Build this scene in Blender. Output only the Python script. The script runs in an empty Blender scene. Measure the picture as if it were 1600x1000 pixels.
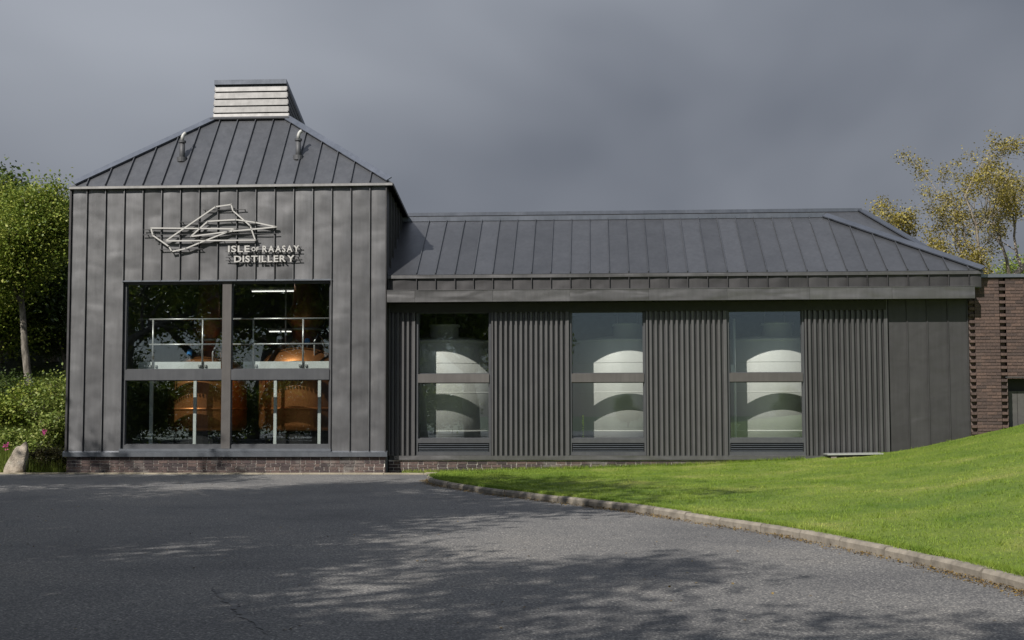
import bpy, math, random
import numpy as np
from mathutils import Vector, Matrix, Euler

random.seed(7)
rng = np.random.default_rng(7)
scn = bpy.context.scene
col = scn.collection
R = math.radians

# ------------------------------------------------------------------ camera
F = 2100.0                      # focal length in pixels of the 1600 px wide photograph
CAM = Vector((0.0, -30.4, 1.45))
PITCH, YAW = math.atan(140 / F), math.atan(126 / F)
cam_d = bpy.data.cameras.new('camera')
cam = bpy.data.objects.new('camera', cam_d)
col.objects.link(cam)
cam.location = CAM
cam.rotation_euler = Euler((R(90) + PITCH, R(0.12), YAW), 'XYZ')
cam_d.sensor_width = 36.0
cam_d.lens = 36.0 * F / 1600
cam_d.clip_end = 2000
scn.camera = cam

# ------------------------------------------------------------------ world + sun
SUN = Vector((-0.60, -1.0, 1.05)).normalized()          # towards the sun
sun_el = math.asin(SUN.z)
world = bpy.data.worlds.new('World')
scn.world = world
world.use_nodes = True
nt = world.node_tree
nt.nodes.clear()
def wn(t, **k):
    n = nt.nodes.new(t)
    for a, b in k.items():
        setattr(n, a, b)
    return n
out = wn('ShaderNodeOutputWorld')
bg = wn('ShaderNodeBackground')
bg.inputs['Strength'].default_value = 0.12
sky = wn('ShaderNodeTexSky', sky_type='NISHITA')
sky.sun_disc = False
sky.sun_elevation = sun_el
sky.sun_rotation = math.atan2(SUN.x, SUN.y)
sky.dust_density = 0.6
tc = wn('ShaderNodeTexCoord')
mp = wn('ShaderNodeMapping')
mp.inputs['Scale'].default_value = (1.0, 1.0, 1.9)
mp.inputs['Location'].default_value = (4.31, 2.3, 0.8)
n1 = wn('ShaderNodeTexNoise')
n1.inputs['Scale'].default_value = 1.7
n1.inputs['Detail'].default_value = 4
n1.inputs['Roughness'].default_value = 0.42
n1.inputs['Distortion'].default_value = 0.3
rmp = wn('ShaderNodeValToRGB')          # storm cloud greys
rmp.color_ramp.elements[0].position = 0.34
rmp.color_ramp.elements[0].color = (0.56, 0.64, 0.81, 1)
rmp.color_ramp.elements[1].position = 0.68
rmp.color_ramp.elements[1].color = (1.72, 1.84, 2.08, 1)
sep = wn('ShaderNodeSeparateXYZ')
mr = wn('ShaderNodeMapRange', interpolation_type='SMOOTHSTEP')   # the cloud bank opens towards the sun
mr.inputs['From Min'].default_value = -0.75
mr.inputs['From Max'].default_value = 0.45
mr.inputs['To Min'].default_value = 0.85
mr.inputs['To Max'].default_value = 1.0
mix = wn('ShaderNodeMix', data_type='RGBA')
L = nt.links.new
L(tc.outputs['Generated'], mp.inputs['Vector'])
L(mp.outputs[0], n1.inputs['Vector'])
L(n1.outputs['Fac'], rmp.inputs['Fac'])
L(tc.outputs['Generated'], sep.inputs[0])
L(sep.outputs['Y'], mr.inputs['Value'])
L(mr.outputs[0], mix.inputs['Factor'])
L(sky.outputs[0], mix.inputs['A'])
# overcast luminance law: a cloudy sky is three times brighter overhead than at the horizon
ab = wn('ShaderNodeMath', operation='MAXIMUM'); ab.inputs[1].default_value = 0.0
ov = wn('ShaderNodeMath', operation='MULTIPLY_ADD'); ov.inputs[1].default_value = 2.0; ov.inputs[2].default_value = 1.0
vm = wn('ShaderNodeVectorMath', operation='SCALE')
L(sep.outputs['Z'], ab.inputs[0]); L(ab.outputs[0], ov.inputs[0]); L(rmp.outputs[0], vm.inputs[0]); L(ov.outputs[0], vm.inputs['Scale'])
L(vm.outputs[0], mix.inputs['B'])
L(mix.outputs['Result'], bg.inputs['Color'])
L(bg.outputs[0], out.inputs['Surface'])

sd = bpy.data.lights.new('sun', 'SUN')
sd.energy = 4.8
sd.angle = R(0.53)
sd.color = (1.0, 0.95, 0.88)
so = bpy.data.objects.new('sun', sd)
col.objects.link(so)
so.rotation_euler = (-SUN).to_track_quat('-Z', 'Y').to_euler()
so.location = SUN * 60

vs = scn.view_settings
vs.view_transform = 'Standard'
vs.look = 'None'
vs.exposure = 0.25
vs.gamma = 1.0
vs.use_curve_mapping = False
scn.cycles.max_bounces = 8
scn.cycles.transparent_max_bounces = 16

# ------------------------------------------------------------------ helpers
_rot = cam.rotation_euler.to_matrix()
def P(px, py, Y=0.0):
    """photograph pixel -> world point on the plane y = Y"""
    d = _rot @ Vector(((px - 800) / F, (500 - py) / F, -1.0))
    t = (Y - CAM.y) / d.y
    return CAM + d * t
def G(px, py, Z=0.0):
    d = _rot @ Vector(((px - 800) / F, (500 - py) / F, -1.0))
    t = (Z - CAM.z) / d.z
    return CAM + d * t
def PX(px, py, Y=0.0): return P(px, py, Y).x
def PZ(px, py, Y=0.0): return P(px, py, Y).z

class MB:
    def __init__(s):
        s.v, s.f = [], []
    def add(s, vs_, fs):
        o = len(s.v)
        s.v += [tuple(p) for p in vs_]
        s.f += [tuple(i + o for i in f) for f in fs]
        return s
    def box(s, x0, x1, y0, y1, z0, z1):
        return s.add([(x0,y0,z0),(x1,y0,z0),(x1,y1,z0),(x0,y1,z0),(x0,y0,z1),(x1,y0,z1),(x1,y1,z1),(x0,y1,z1)],
                     [(0,3,2,1),(4,5,6,7),(0,1,5,4),(1,2,6,5),(2,3,7,6),(3,0,4,7)])
    def tube(s, pts, rad, n=8, cap=True):
        pts = [Vector(p) for p in pts]
        if not hasattr(rad, '__len__'): rad = [rad] * len(pts)
        o = len(s.v)
        a = None
        for i, p in enumerate(pts):
            d = (pts[min(i + 1, len(pts) - 1)] - pts[max(i - 1, 0)])
            d = d.normalized() if d.length > 1e-9 else Vector((0, 0, 1))
            if a is None:
                a = d.orthogonal().normalized()
            else:
                a = (a - d * a.dot(d))
                a = a.normalized() if a.length > 1e-6 else d.orthogonal().normalized()
            b = d.cross(a)
            for k in range(n):
                t = 2 * math.pi * k / n
                s.v.append(tuple(p + (a * math.cos(t) + b * math.sin(t)) * rad[i]))
        for i in range(len(pts) - 1):
            for k in range(n):
                s.f.append((o + i*n + k, o + i*n + (k+1) % n, o + (i+1)*n + (k+1) % n, o + (i+1)*n + k))
        if cap:
            s.f.append(tuple(o + k for k in range(n))[::-1])
            s.f.append(tuple(o + (len(pts)-1)*n + k for k in range(n)))
        return s
    def bar(s, p, q, w, h, up=(0, 0, 1)):
        """rectangular bar from p to q: w across, h along up"""
        p, q, up = Vector(p), Vector(q), Vector(up)
        d = (q - p).normalized()
        a = d.cross(up).normalized() * (w / 2)
        b = a.cross(d).normalized() * (h / 2)
        vs_ = [p-a-b, p+a-b, p+a+b, p-a+b, q-a-b, q+a-b, q+a+b, q-a+b]
        return s.add(vs_, [(0,1,2,3),(7,6,5,4),(0,4,5,1),(1,5,6,2),(2,6,7,3),(3,7,4,0)])
    def lathe(s, cx, cy, prof, n=48):
        o = len(s.v)
        for r, z in prof:
            for k in range(n):
                t = 2*math.pi*k/n
                s.v.append((cx + r*math.cos(t), cy + r*math.sin(t), z))
        for i in range(len(prof)-1):
            for k in range(n):
                s.f.append((o+i*n+k, o+i*n+(k+1)%n, o+(i+1)*n+(k+1)%n, o+(i+1)*n+k))
        s.f.append(tuple(o + k for k in range(n))[::-1])
        s.f.append(tuple(o + (len(prof)-1)*n + k for k in range(n)))
        return s
    def prism(s, poly, off):
        """polygon (3D points) extruded by the vector off"""
        n = len(poly)
        off = Vector(off)
        vs_ = [Vector(p) for p in poly] + [Vector(p) + off for p in poly]
        return s.add(vs_, [tuple(range(n)), tuple(range(2*n-1, n-1, -1))] +
                     [(i, i + n, (i+1) % n + n, (i+1) % n) for i in range(n)])
    def build(s, name, mat, parent=None, smooth=False):
        me = bpy.data.meshes.new(name)
        me.from_pydata(s.v, [], s.f)
        import bmesh
        bm = bmesh.new(); bm.from_mesh(me)
        bmesh.ops.recalc_face_normals(bm, faces=bm.faces)
        bm.to_mesh(me); bm.free()
        if smooth:
            me.polygons.foreach_set('use_smooth', [True] * len(me.polygons))
        return link(name, me, mat, parent)

def worigin(o):
    p = Vector((0, 0, 0))
    while o is not None:
        p += o.location
        o = o.parent
    return p
def link(name, me, mat, parent=None, loc=(0, 0, 0)):
    if mat is not None and not me.materials:
        me.materials.append(mat)
    o = bpy.data.objects.new(name, me)
    col.objects.link(o)
    if parent is not None:
        o.parent = parent
        o.location = Vector(loc) - worigin(parent)
    else:
        o.location = loc
    return o
def tag(o, label=None, cat=None, group=None, kind=None):
    if label: o['label'] = label
    if cat: o['category'] = cat
    if group: o['group'] = group
    if kind: o['kind'] = kind
    return o
def thing(name, loc, label, cat, group=None):
    o = bpy.data.objects.new(name, None)
    o.empty_display_size = 0.3
    col.objects.link(o)
    o.location = loc
    return tag(o, label, cat, group)
def np_mesh(name, verts, tris_or_quads, mat, parent=None, smooth=False, uvn=None):
    me = bpy.data.meshes.new(name)
    verts = np.asarray(verts, np.float32); fs = np.asarray(tris_or_quads, np.int32)
    k = fs.shape[1]
    me.vertices.add(len(verts)); me.vertices.foreach_set('co', verts.ravel())
    me.loops.add(fs.size); me.loops.foreach_set('vertex_index', fs.ravel())
    me.polygons.add(len(fs)); me.polygons.foreach_set('loop_start', np.arange(0, fs.size, k, dtype=np.int32))
    if smooth: me.polygons.foreach_set('use_smooth', np.ones(len(fs), bool))
    me.update(calc_edges=True)
    return link(name, me, mat, parent)

# ------------------------------------------------------------------ materials
def mat(name):
    m = bpy.data.materials.new(name); m.use_nodes = True
    return m, m.node_tree, m.node_tree.nodes['Principled BSDF']
def nd(t, ty, **ins):
    n = t.nodes.new(ty)
    for k, v in ins.items():
        n.inputs[k.replace('_', ' ')].default_value = v
    return n
def ramp(t, fac, stops):
    n = t.nodes.new('ShaderNodeValToRGB')
    e = n.color_ramp.elements
    while len(e) < len(stops): e.new(0.5)
    for i, (p, c) in enumerate(stops):
        e[i].position = p; e[i].color = (*c, 1)
    t.links.new(fac, n.inputs['Fac'])
    return n.outputs['Color']
def coords(t, scale=(1, 1, 1), rnd=True, kind='Object'):
    tc = t.nodes.new('ShaderNodeTexCoord')
    m = t.nodes.new('ShaderNodeMapping')
    m.inputs['Scale'].default_value = scale
    t.links.new(tc.outputs[kind], m.inputs['Vector'])
    if rnd:
        oi = t.nodes.new('ShaderNodeObjectInfo')
        mu = t.nodes.new('ShaderNodeMath'); mu.operation = 'MULTIPLY'; mu.inputs[1].default_value = 37.0
        t.links.new(oi.outputs['Random'], mu.inputs[0])
        cx = t.nodes.new('ShaderNodeCombineXYZ')
        for i in range(3): t.links.new(mu.outputs[0], cx.inputs[i])
        t.links.new(cx.outputs[0], m.inputs['Location'])
    return m.outputs[0]
def noise(t, vec, scale, detail=4, rough=0.5, dist=0.0):
    n = t.nodes.new('ShaderNodeTexNoise')
    n.inputs['Scale'].default_value = scale; n.inputs['Detail'].default_value = detail
    n.inputs['Roughness'].default_value = rough; n.inputs['Distortion'].default_value = dist
    t.links.new(vec, n.inputs['Vector'])
    return n.outputs['Fac']
def bump(t, b, h, strength, dist, prev=None):
    n = t.nodes.new('ShaderNodeBump')
    n.inputs['Strength'].default_value = strength; n.inputs['Distance'].default_value = dist
    t.links.new(h, n.inputs['Height'])
    if prev is not None: t.links.new(prev, n.inputs['Normal'])
    if b is not None: t.links.new(n.outputs[0], b.inputs['Normal'])
    return n.outputs[0]

def zinc(name, c0, c1, metal, rough, can=0.02, canscale=(2.2, 2.2, 3.4)):
    m, t, b = mat(name)
    v = coords(t, (1, 1, 1))
    f = noise(t, v, 1.6, 5, 0.6)
    cc = ramp(t, f, [(0.3, c0), (0.75, c1)])
    oi = t.nodes.new('ShaderNodeObjectInfo')
    st = noise(t, coords(t, (5, 5, 0.35)), 2.2, 5, 0.65)            # rain streaks
    mv = nd(t, 'ShaderNodeMapRange', To_Min=0.86, To_Max=1.1); t.links.new(oi.outputs['Random'], mv.inputs['Value'])
    ms_ = nd(t, 'ShaderNodeMapRange', From_Min=0.3, From_Max=0.7, To_Min=0.9, To_Max=1.1); t.links.new(st, ms_.inputs['Value'])
    mm = t.nodes.new('ShaderNodeMath'); mm.operation = 'MULTIPLY'
    t.links.new(mv.outputs[0], mm.inputs[0]); t.links.new(ms_.outputs[0], mm.inputs[1])
    sc_ = t.nodes.new('ShaderNodeVectorMath'); sc_.operation = 'SCALE'
    t.links.new(cc, sc_.inputs[0]); t.links.new(mm.outputs[0], sc_.inputs['Scale'])
    t.links.new(sc_.outputs[0], b.inputs['Base Color'])
    b.inputs['Metallic'].default_value = metal
    g = noise(t, v, 5.0, 4, 0.6)
    mrn = nd(t, 'ShaderNodeMapRange', To_Min=rough - 0.06, To_Max=rough + 0.08)
    t.links.new(g, mrn.inputs['Value']); t.links.new(mrn.outputs[0], b.inputs['Roughness'])
    if can:
        w = coords(t, canscale)
        h = noise(t, w, 1.0, 1, 0.4, 0.3)
        bump(t, b, h, 1.0, can)
    return m
M = {}
M['zinc'] = zinc('wall_zinc', (0.16, 0.16, 0.166), (0.205, 0.205, 0.212), 0.82, 0.43, 0.022, (1.0, 1.0, 1.9))
M['zinc_flat'] = zinc('flat_zinc', (0.06, 0.058, 0.06), (0.076, 0.074, 0.076), 0.55, 0.5, 0.012)
M['roof'] = zinc('roof_zinc', (0.108, 0.112, 0.122), (0.135, 0.139, 0.15), 0.75, 0.42, 0.008)
M['cap'] = zinc('cap_zinc', (0.15, 0.165, 0.195), (0.2, 0.215, 0.25), 0.8, 0.38, 0.006)
M['trim'] = zinc('bright_trim', (0.3, 0.295, 0.29), (0.36, 0.355, 0.35), 0.7, 0.42, 0.004)
M['fascia'] = zinc('fascia_zinc', (0.122, 0.12, 0.122), (0.155, 0.153, 0.155), 0.7, 0.44, 0.03, (1.2, 1.2, 4))
M['flash'] = zinc('flashing', (0.15, 0.165, 0.19), (0.21, 0.225, 0.25), 0.7, 0.42, 0.004)
M['louvre'] = zinc('cupola_louvre', (0.128, 0.127, 0.126), (0.14, 0.139, 0.138), 0.75, 0.5, 0.002, (3, 3, 8))
M['corr'] = zinc('corrugated_steel', (0.112, 0.11, 0.113), (0.136, 0.134, 0.137), 0.6, 0.48, 0)
M['frame'] = zinc('window_frame', (0.075, 0.078, 0.085), (0.1, 0.103, 0.11), 0.3, 0.4, 0)
M['transom'] = zinc('window_transom', (0.105, 0.098, 0.095), (0.135, 0.127, 0.122), 0.3, 0.42, 0)
M['cgrille'] = zinc('grille', (0.08, 0.09, 0.105), (0.1, 0.11, 0.125), 0.35, 0.4, 0)

def plain(name, c, rough=0.6, metal=0.0, var=0.15, scale=6.0, bmp=0.0, c2=None):
    m, t, b = mat(name)
    v = coords(t)
    f = noise(t, v, scale, 5, 0.6)
    lo = tuple(x * (1 - var) for x in c); hi = c2 or tuple(min(1, x * (1 + var)) for x in c)
    t.links.new(ramp(t, f, [(0.3, lo), (0.7, hi)]), b.inputs['Base Color'])
    b.inputs['Roughness'].default_value = rough; b.inputs['Metallic'].default_value = metal
    if bmp: bump(t, b, noise(t, v, scale * 4, 4, 0.6), 0.6, bmp)
    return m
M['inside'] = plain('interior_wall', (0.13, 0.135, 0.14), 0.8)
M['floor_in'] = plain('interior_floor', (0.12, 0.12, 0.115), 0.6)
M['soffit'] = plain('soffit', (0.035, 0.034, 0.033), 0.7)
M['steel_white'] = plain('pale_steel', (0.62, 0.66, 0.64), 0.45, 0.1, 0.08)
M['rail'] = plain('rail_steel', (0.5, 0.51, 0.5), 0.35, 0.5, 0.06)
M['dark'] = plain('dark_metal', (0.02, 0.02, 0.021), 0.5, 0.3)
M['pipe'] = plain('vent_pipe_grey', (0.075, 0.077, 0.083), 0.6, 0.2)
M['pipe_pale'] = plain('vent_elbow_pale', (0.4, 0.4, 0.385), 0.6, 0.2)
M['blue'] = plain('actuator_blue', (0.05, 0.25, 0.62), 0.4)
M['letter'] = plain('sign_paint', (0.45, 0.44, 0.42), 0.5, 0.0, 0.05)
M['rod'] = plain('sign_rods', (0.06, 0.06, 0.062), 0.5, 0.4)
M['mortar'] = plain('mortar', (0.5, 0.47, 0.43), 0.9, 0, 0.35, 3.0, 0.004)
M['mortar_dark'] = plain('mortar_brown', (0.13, 0.1, 0.088), 0.9, 0, 0.3, 2.0, 0.004)
M['concrete'] = plain('kerb_concrete', (0.205, 0.182, 0.15), 0.9, 0, 0.38, 5.0, 0.012)
M['edging'] = plain('edging_concrete', (0.3, 0.265, 0.195), 0.85, 0, 0.28, 3.0, 0.004)
M['yellow'] = plain('gauge_yellow', (0.55, 0.7, 0.06), 0.5)
M['door'] = plain('annex_door', (0.085, 0.082, 0.078), 0.55, 0.2)

# copper, tank steel
m, t, b = mat('copper'); M['copper'] = m
v = coords(t); f = noise(t, v, 2.5, 5, 0.6)
t.links.new(ramp(t, f, [(0.3, (0.36, 0.14, 0.043)), (0.7, (0.48, 0.205, 0.074))]), b.inputs['Base Color'])
b.inputs['Metallic'].default_value = 0.8; b.inputs['Roughness'].default_value = 0.4
m, t, b = mat('tank_steel'); M['tank'] = m
v = coords(t, (2, 2, 0.5)); f = noise(t, v, 1.6, 3, 0.5)
t.links.new(ramp(t, f, [(0.3, (0.62, 0.615, 0.585)), (0.7, (0.7, 0.695, 0.665))]), b.inputs['Base Color'])
b.inputs['Metallic'].default_value = 0.1; b.inputs['Roughness'].default_value = 0.6

# brick: one shared mesh, colour per object
def brick_mat(name, stops, stain):
    m, t, b = mat(name)
    oi = t.nodes.new('ShaderNodeObjectInfo')
    gi = t.nodes.new('ShaderNodeNewGeometry')
    ad = t.nodes.new('ShaderNodeMath'); ad.operation = 'ADD'
    fr = t.nodes.new('ShaderNodeMath'); fr.operation = 'FRACT'
    t.links.new(oi.outputs['Random'], ad.inputs[0]); t.links.new(gi.outputs['Random Per Island'], ad.inputs[1])
    t.links.new(ad.outputs[0], fr.inputs[0])
    c = ramp(t, fr.outputs[0], stops)
    pos = t.nodes.new('ShaderNodeNewGeometry').outputs['Position']
    f = noise(t, pos, 22.0, 4, 0.65)
    mx = t.nodes.new('ShaderNodeMix'); mx.data_type = 'RGBA'; mx.blend_type = 'MULTIPLY'
    mx.inputs['Factor'].default_value = 1.0
    t.links.new(c, mx.inputs['A'])
    t.links.new(ramp(t, f, [(0.3, (0.6, 0.6, 0.6)), (0.7, (1.25, 1.25, 1.25))]), mx.inputs['B'])
    s = noise(t, pos, 1.7, 6, 0.62)
    mx2 = t.nodes.new('ShaderNodeMix'); mx2.data_type = 'RGBA'
    t.links.new(ramp(t, s, [(0.55, (0, 0, 0)), (0.78, (stain,) * 3)]), mx2.inputs['Factor'])
    t.links.new(mx.outputs['Result'], mx2.inputs['A'])
    mx2.inputs['B'].default_value = (0.34, 0.33, 0.3, 1)
    t.links.new(mx2.outputs['Result'], b.inputs['Base Color'])
    b.inputs['Roughness'].default_value = 0.85
    bump(t, b, f, 0.6, 0.004)
    return m
M['brick'] = brick_mat('plinth_brick', [(0, (0.04, 0.03, 0.032)), (0.5, (0.075, 0.052, 0.05)), (1, (0.11, 0.075, 0.066))], 0.6)
M['brick_red'] = brick_mat('annex_brick', [(0, (0.06, 0.042, 0.038)), (0.5, (0.085, 0.056, 0.048)), (1, (0.115, 0.074, 0.06))], 0.06)

# architectural glass: fresnel reflection over clear transmission
m = bpy.data.materials.new('glass'); m.use_nodes = True; M['glass'] = m
t = m.node_tree; t.nodes.clear()
o_ = t.nodes.new('ShaderNodeOutputMaterial'); mxs = t.nodes.new('ShaderNodeMixShader')
lw = t.nodes.new('ShaderNodeLayerWeight'); lw.inputs['Blend'].default_value = 0.5
pw = t.nodes.new('ShaderNodeMath'); pw.operation = 'POWER'; pw.inputs[1].default_value = 5.0
fr = t.nodes.new('ShaderNodeMath'); fr.operation = 'MULTIPLY_ADD'; fr.inputs[1].default_value = 0.88; fr.inputs[2].default_value = 0.12
t.links.new(lw.outputs['Facing'], pw.inputs[0]); t.links.new(pw.outputs[0], fr.inputs[0])
tr = t.nodes.new('ShaderNodeBsdfTransparent'); tr.inputs['Color'].default_value = (0.93, 0.945, 0.94, 1)
gl = t.nodes.new('ShaderNodeBsdfGlossy'); gl.inputs['Roughness'].default_value = 0.005; gl.inputs['Color'].default_value = (0.78, 0.9, 1.0, 1)
t.links.new(fr.outputs[0], mxs.inputs['Fac']); t.links.new(tr.outputs[0], mxs.inputs[1])
t.links.new(gl.outputs[0], mxs.inputs[2]); t.links.new(mxs.outputs[0], o_.inputs['Surface'])
# lamp tube
m, t, b = mat('lit_tube'); M['lamp'] = m
b.inputs['Emission Color'].default_value = (1, 0.97, 0.9, 1); b.inputs['Emission Strength'].default_value = 1.4

# asphalt
m, t, b = mat('asphalt'); M['asphalt'] = m
v = coords(t, rnd=False)
fine = noise(t, v, 48.0, 4, 0.75)
vor = t.nodes.new('ShaderNodeTexVoronoi'); vor.inputs['Scale'].default_value = 56.0
t.links.new(v, vor.inputs['Vector'])
big = noise(t, v, 0.35, 6, 0.6)
c1 = ramp(t, vor.outputs['Distance'], [(0.1, (0.208, 0.203, 0.195)), (0.75, (0.106, 0.105, 0.104))])
mx = t.nodes.new('ShaderNodeMix'); mx.data_type = 'RGBA'; mx.blend_type = 'MULTIPLY'; mx.inputs['Factor'].default_value = 1
t.links.new(c1, mx.inputs['A'])
t.links.new(ramp(t, big, [(0.3, (0.62, 0.63, 0.66)), (0.5, (0.98, 0.98, 0.98)), (0.7, (1.22, 1.19, 1.14))]), mx.inputs['B'])
mx2 = t.nodes.new('ShaderNodeMix'); mx2.data_type = 'RGBA'; mx2.blend_type = 'MULTIPLY'; mx2.inputs['Factor'].default_value = 1
t.links.new(mx.outputs['Result'], mx2.inputs['A'])
t.links.new(ramp(t, fine, [(0.34, (0.32, 0.32, 0.34)), (0.5, (0.95, 0.95, 0.96)), (0.68, (2.1, 2.06, 1.96))]), mx2.inputs['B'])
sp_ = t.nodes.new('ShaderNodeSeparateColor'); t.links.new(vor.outputs['Color'], sp_.inputs[0])
mx3 = t.nodes.new('ShaderNodeMix'); mx3.data_type = 'RGBA'; mx3.blend_type = 'MULTIPLY'; mx3.inputs['Factor'].default_value = 1
t.links.new(mx2.outputs['Result'], mx3.inputs['A'])
t.links.new(ramp(t, sp_.outputs[0], [(0, (0.58, 0.58, 0.6)), (0.7, (0.92, 0.92, 0.92)), (0.9, (1.25, 1.23, 1.2)), (1, (1.75, 1.7, 1.62))]), mx3.inputs['B'])
t.links.new(mx3.outputs['Result'], b.inputs['Base Color'])
b.inputs['Roughness'].default_value = 0.82
nb = bump(t, None, vor.outputs['Distance'], 0.7, 0.006)
bump(t, b, fine, 0.5, 0.004, nb)
M['seal'] = plain('joint_tar', (0.07, 0.07, 0.073), 0.7, 0, 0.4, 9.0, 0.006)

# lawn
def grass_mat(name, a, c, d, island=False, tl=0.0):
    m, t, b = mat(name)
    v = coords(t, rnd=False)
    f = noise(t, v, 0.6, 7, 0.68)
    g = noise(t, v, 28.0, 4, 0.7)
    c1 = ramp(t, f, [(0.3, a), (0.55, c), (0.76, d)])
    mx = t.nodes.new('ShaderNodeMix'); mx.data_type = 'RGBA'; mx.blend_type = 'MULTIPLY'; mx.inputs['Factor'].default_value = 1
    t.links.new(c1, mx.inputs['A'])
    if island:
        gi = t.nodes.new('ShaderNodeNewGeometry')
        t.links.new(ramp(t, gi.outputs['Random Per Island'], [(0, (0.62, 0.66, 0.6)), (0.6, (1.05, 1.05, 1.0)), (1, (1.5, 1.35, 1.25))]), mx.inputs['B'])
    else:
        t.links.new(ramp(t, g, [(0.3, (0.6, 0.62, 0.6)), (0.7, (1.25, 1.22, 1.2))]), mx.inputs['B'])
        bump(t, b, g, 1.0, 0.03)
    t.links.new(mx.outputs['Result'], b.inputs['Base Color'])
    b.inputs['Roughness'].default_value = 0.6
    b.inputs['Specular IOR Level'].default_value = 0.25
    if tl:
        o_ = t.nodes['Material Output']
        ts = t.nodes.new('ShaderNodeBsdfTranslucent'); ms = t.nodes.new('ShaderNodeMixShader'); ms.inputs[0].default_value = tl
        t.links.new(mx.outputs['Result'], ts.inputs['Color'])
        t.links.new(b.outputs[0], ms.inputs[1]); t.links.new(ts.outputs[0], ms.inputs[2]); t.links.new(ms.outputs[0], o_.inputs['Surface'])
    return m
M['lawn'] = grass_mat('lawn', (0.082, 0.145, 0.018), (0.155, 0.21, 0.032), (0.28, 0.28, 0.09))
M['blade'] = grass_mat('lawn_blades', (0.105, 0.19, 0.022), (0.2, 0.28, 0.044), (0.36, 0.37, 0.13), True, 0.25)
M['meadow'] = grass_mat('rough_grass', (0.03, 0.05, 0.01), (0.05, 0.075, 0.015), (0.08, 0.09, 0.025))
M['tallgrass'] = grass_mat('tall_grass', (0.09, 0.13, 0.02), (0.13, 0.17, 0.03), (0.2, 0.2, 0.06), True, 0.3)

def leaf_mat(name, stops, tl=0.3):
    m, t, b = mat(name)
    gi = t.nodes.new('ShaderNodeNewGeometry')
    c = ramp(t, gi.outputs['Random Per Island'], stops)
    t.links.new(c, b.inputs['Base Color'])
    b.inputs['Roughness'].default_value = 0.5
    b.inputs['Specular IOR Level'].default_value = 0.3
    o_ = t.nodes['Material Output']
    ts = t.nodes.new('ShaderNodeBsdfTranslucent'); ms = t.nodes.new('ShaderNodeMixShader'); ms.inputs[0].default_value = tl
    t.links.new(c, ts.inputs['Color'])
    t.links.new(b.outputs[0], ms.inputs[1]); t.links.new(ts.outputs[0], ms.inputs[2]); t.links.new(ms.outputs[0], o_.inputs['Surface'])
    return m
M['leaf'] = leaf_mat('leaf_green', [(0, (0.07, 0.115, 0.014)), (0.6, (0.18, 0.235, 0.03)), (1, (0.36, 0.38, 0.08))])
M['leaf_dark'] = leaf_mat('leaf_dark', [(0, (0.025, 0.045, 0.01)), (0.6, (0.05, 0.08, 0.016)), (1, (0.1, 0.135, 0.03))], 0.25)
M['leaf_gold'] = leaf_mat('leaf_gold', [(0, (0.15, 0.13, 0.03)), (0.5, (0.29, 0.24, 0.05)), (1, (0.4, 0.34, 0.09))])
M['leaf_shrub'] = leaf_mat('leaf_shrub', [(0, (0.09, 0.135, 0.022)), (0.6, (0.19, 0.25, 0.05)), (1, (0.32, 0.34, 0.1))])
M['leaf_fern'] = leaf_mat('leaf_brown', [(0, (0.03, 0.035, 0.012)), (0.6, (0.055, 0.055, 0.018)), (1, (0.09, 0.07, 0.03))])
M['litter'] = leaf_mat('leaf_litter', [(0, (0.09, 0.055, 0.018)), (0.5, (0.17, 0.105, 0.03)), (1, (0.27, 0.19, 0.06))], 0.1)
M['petal'] = leaf_mat('petal_pink', [(0, (0.5, 0.06, 0.26)), (1, (0.65, 0.12, 0.35))])
def bark_mat(name, a, c):
    m, t, b = mat(name)
    v = coords(t, (3, 3, 0.9))
    f = noise(t, v, 4.0, 6, 0.7)
    t.links.new(ramp(t, f, [(0.35, a), (0.65, c)]), b.inputs['Base Color'])
    b.inputs['Roughness'].default_value = 0.9
    bump(t, b, f, 0.8, 0.03)
    return m
M['bark'] = bark_mat('bark_grey', (0.06, 0.052, 0.042), (0.26, 0.235, 0.2))
M['bark_pale'] = bark_mat('bark_pale', (0.16, 0.13, 0.1), (0.42, 0.37, 0.3))
m, t, b = mat('rock'); M['rock'] = m
v = coords(t); f = noise(t, v, 3.0, 8, 0.7)
t.links.new(ramp(t, f, [(0.3, (0.14, 0.11, 0.08)), (0.55, (0.36, 0.31, 0.25)), (0.75, (0.48, 0.44, 0.38))]), b.inputs['Base Color'])
b.inputs['Roughness'].default_value = 0.9; bump(t, b, noise(t, v, 9.0, 6, 0.7), 1.0, 0.04)

# ================================================================== GROUND
tag(np_mesh('ground', [(-250, -250, -0.06), (250, -250, -0.06), (250, 400, -0.06), (-250, 400, -0.06)], [(0, 1, 2, 3)], M['meadow']),
    'rough grassland around the distillery', 'ground', kind='structure')
tag(np_mesh('tarmac', [(-20, -58, 0), (13, -58, 0), (13, -0.2, 0), (-20, -0.2, 0)], [(0, 1, 2, 3)], M['asphalt']),
    'dark grey tarmac yard in front of the distillery', 'tarmac', kind='structure')

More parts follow.
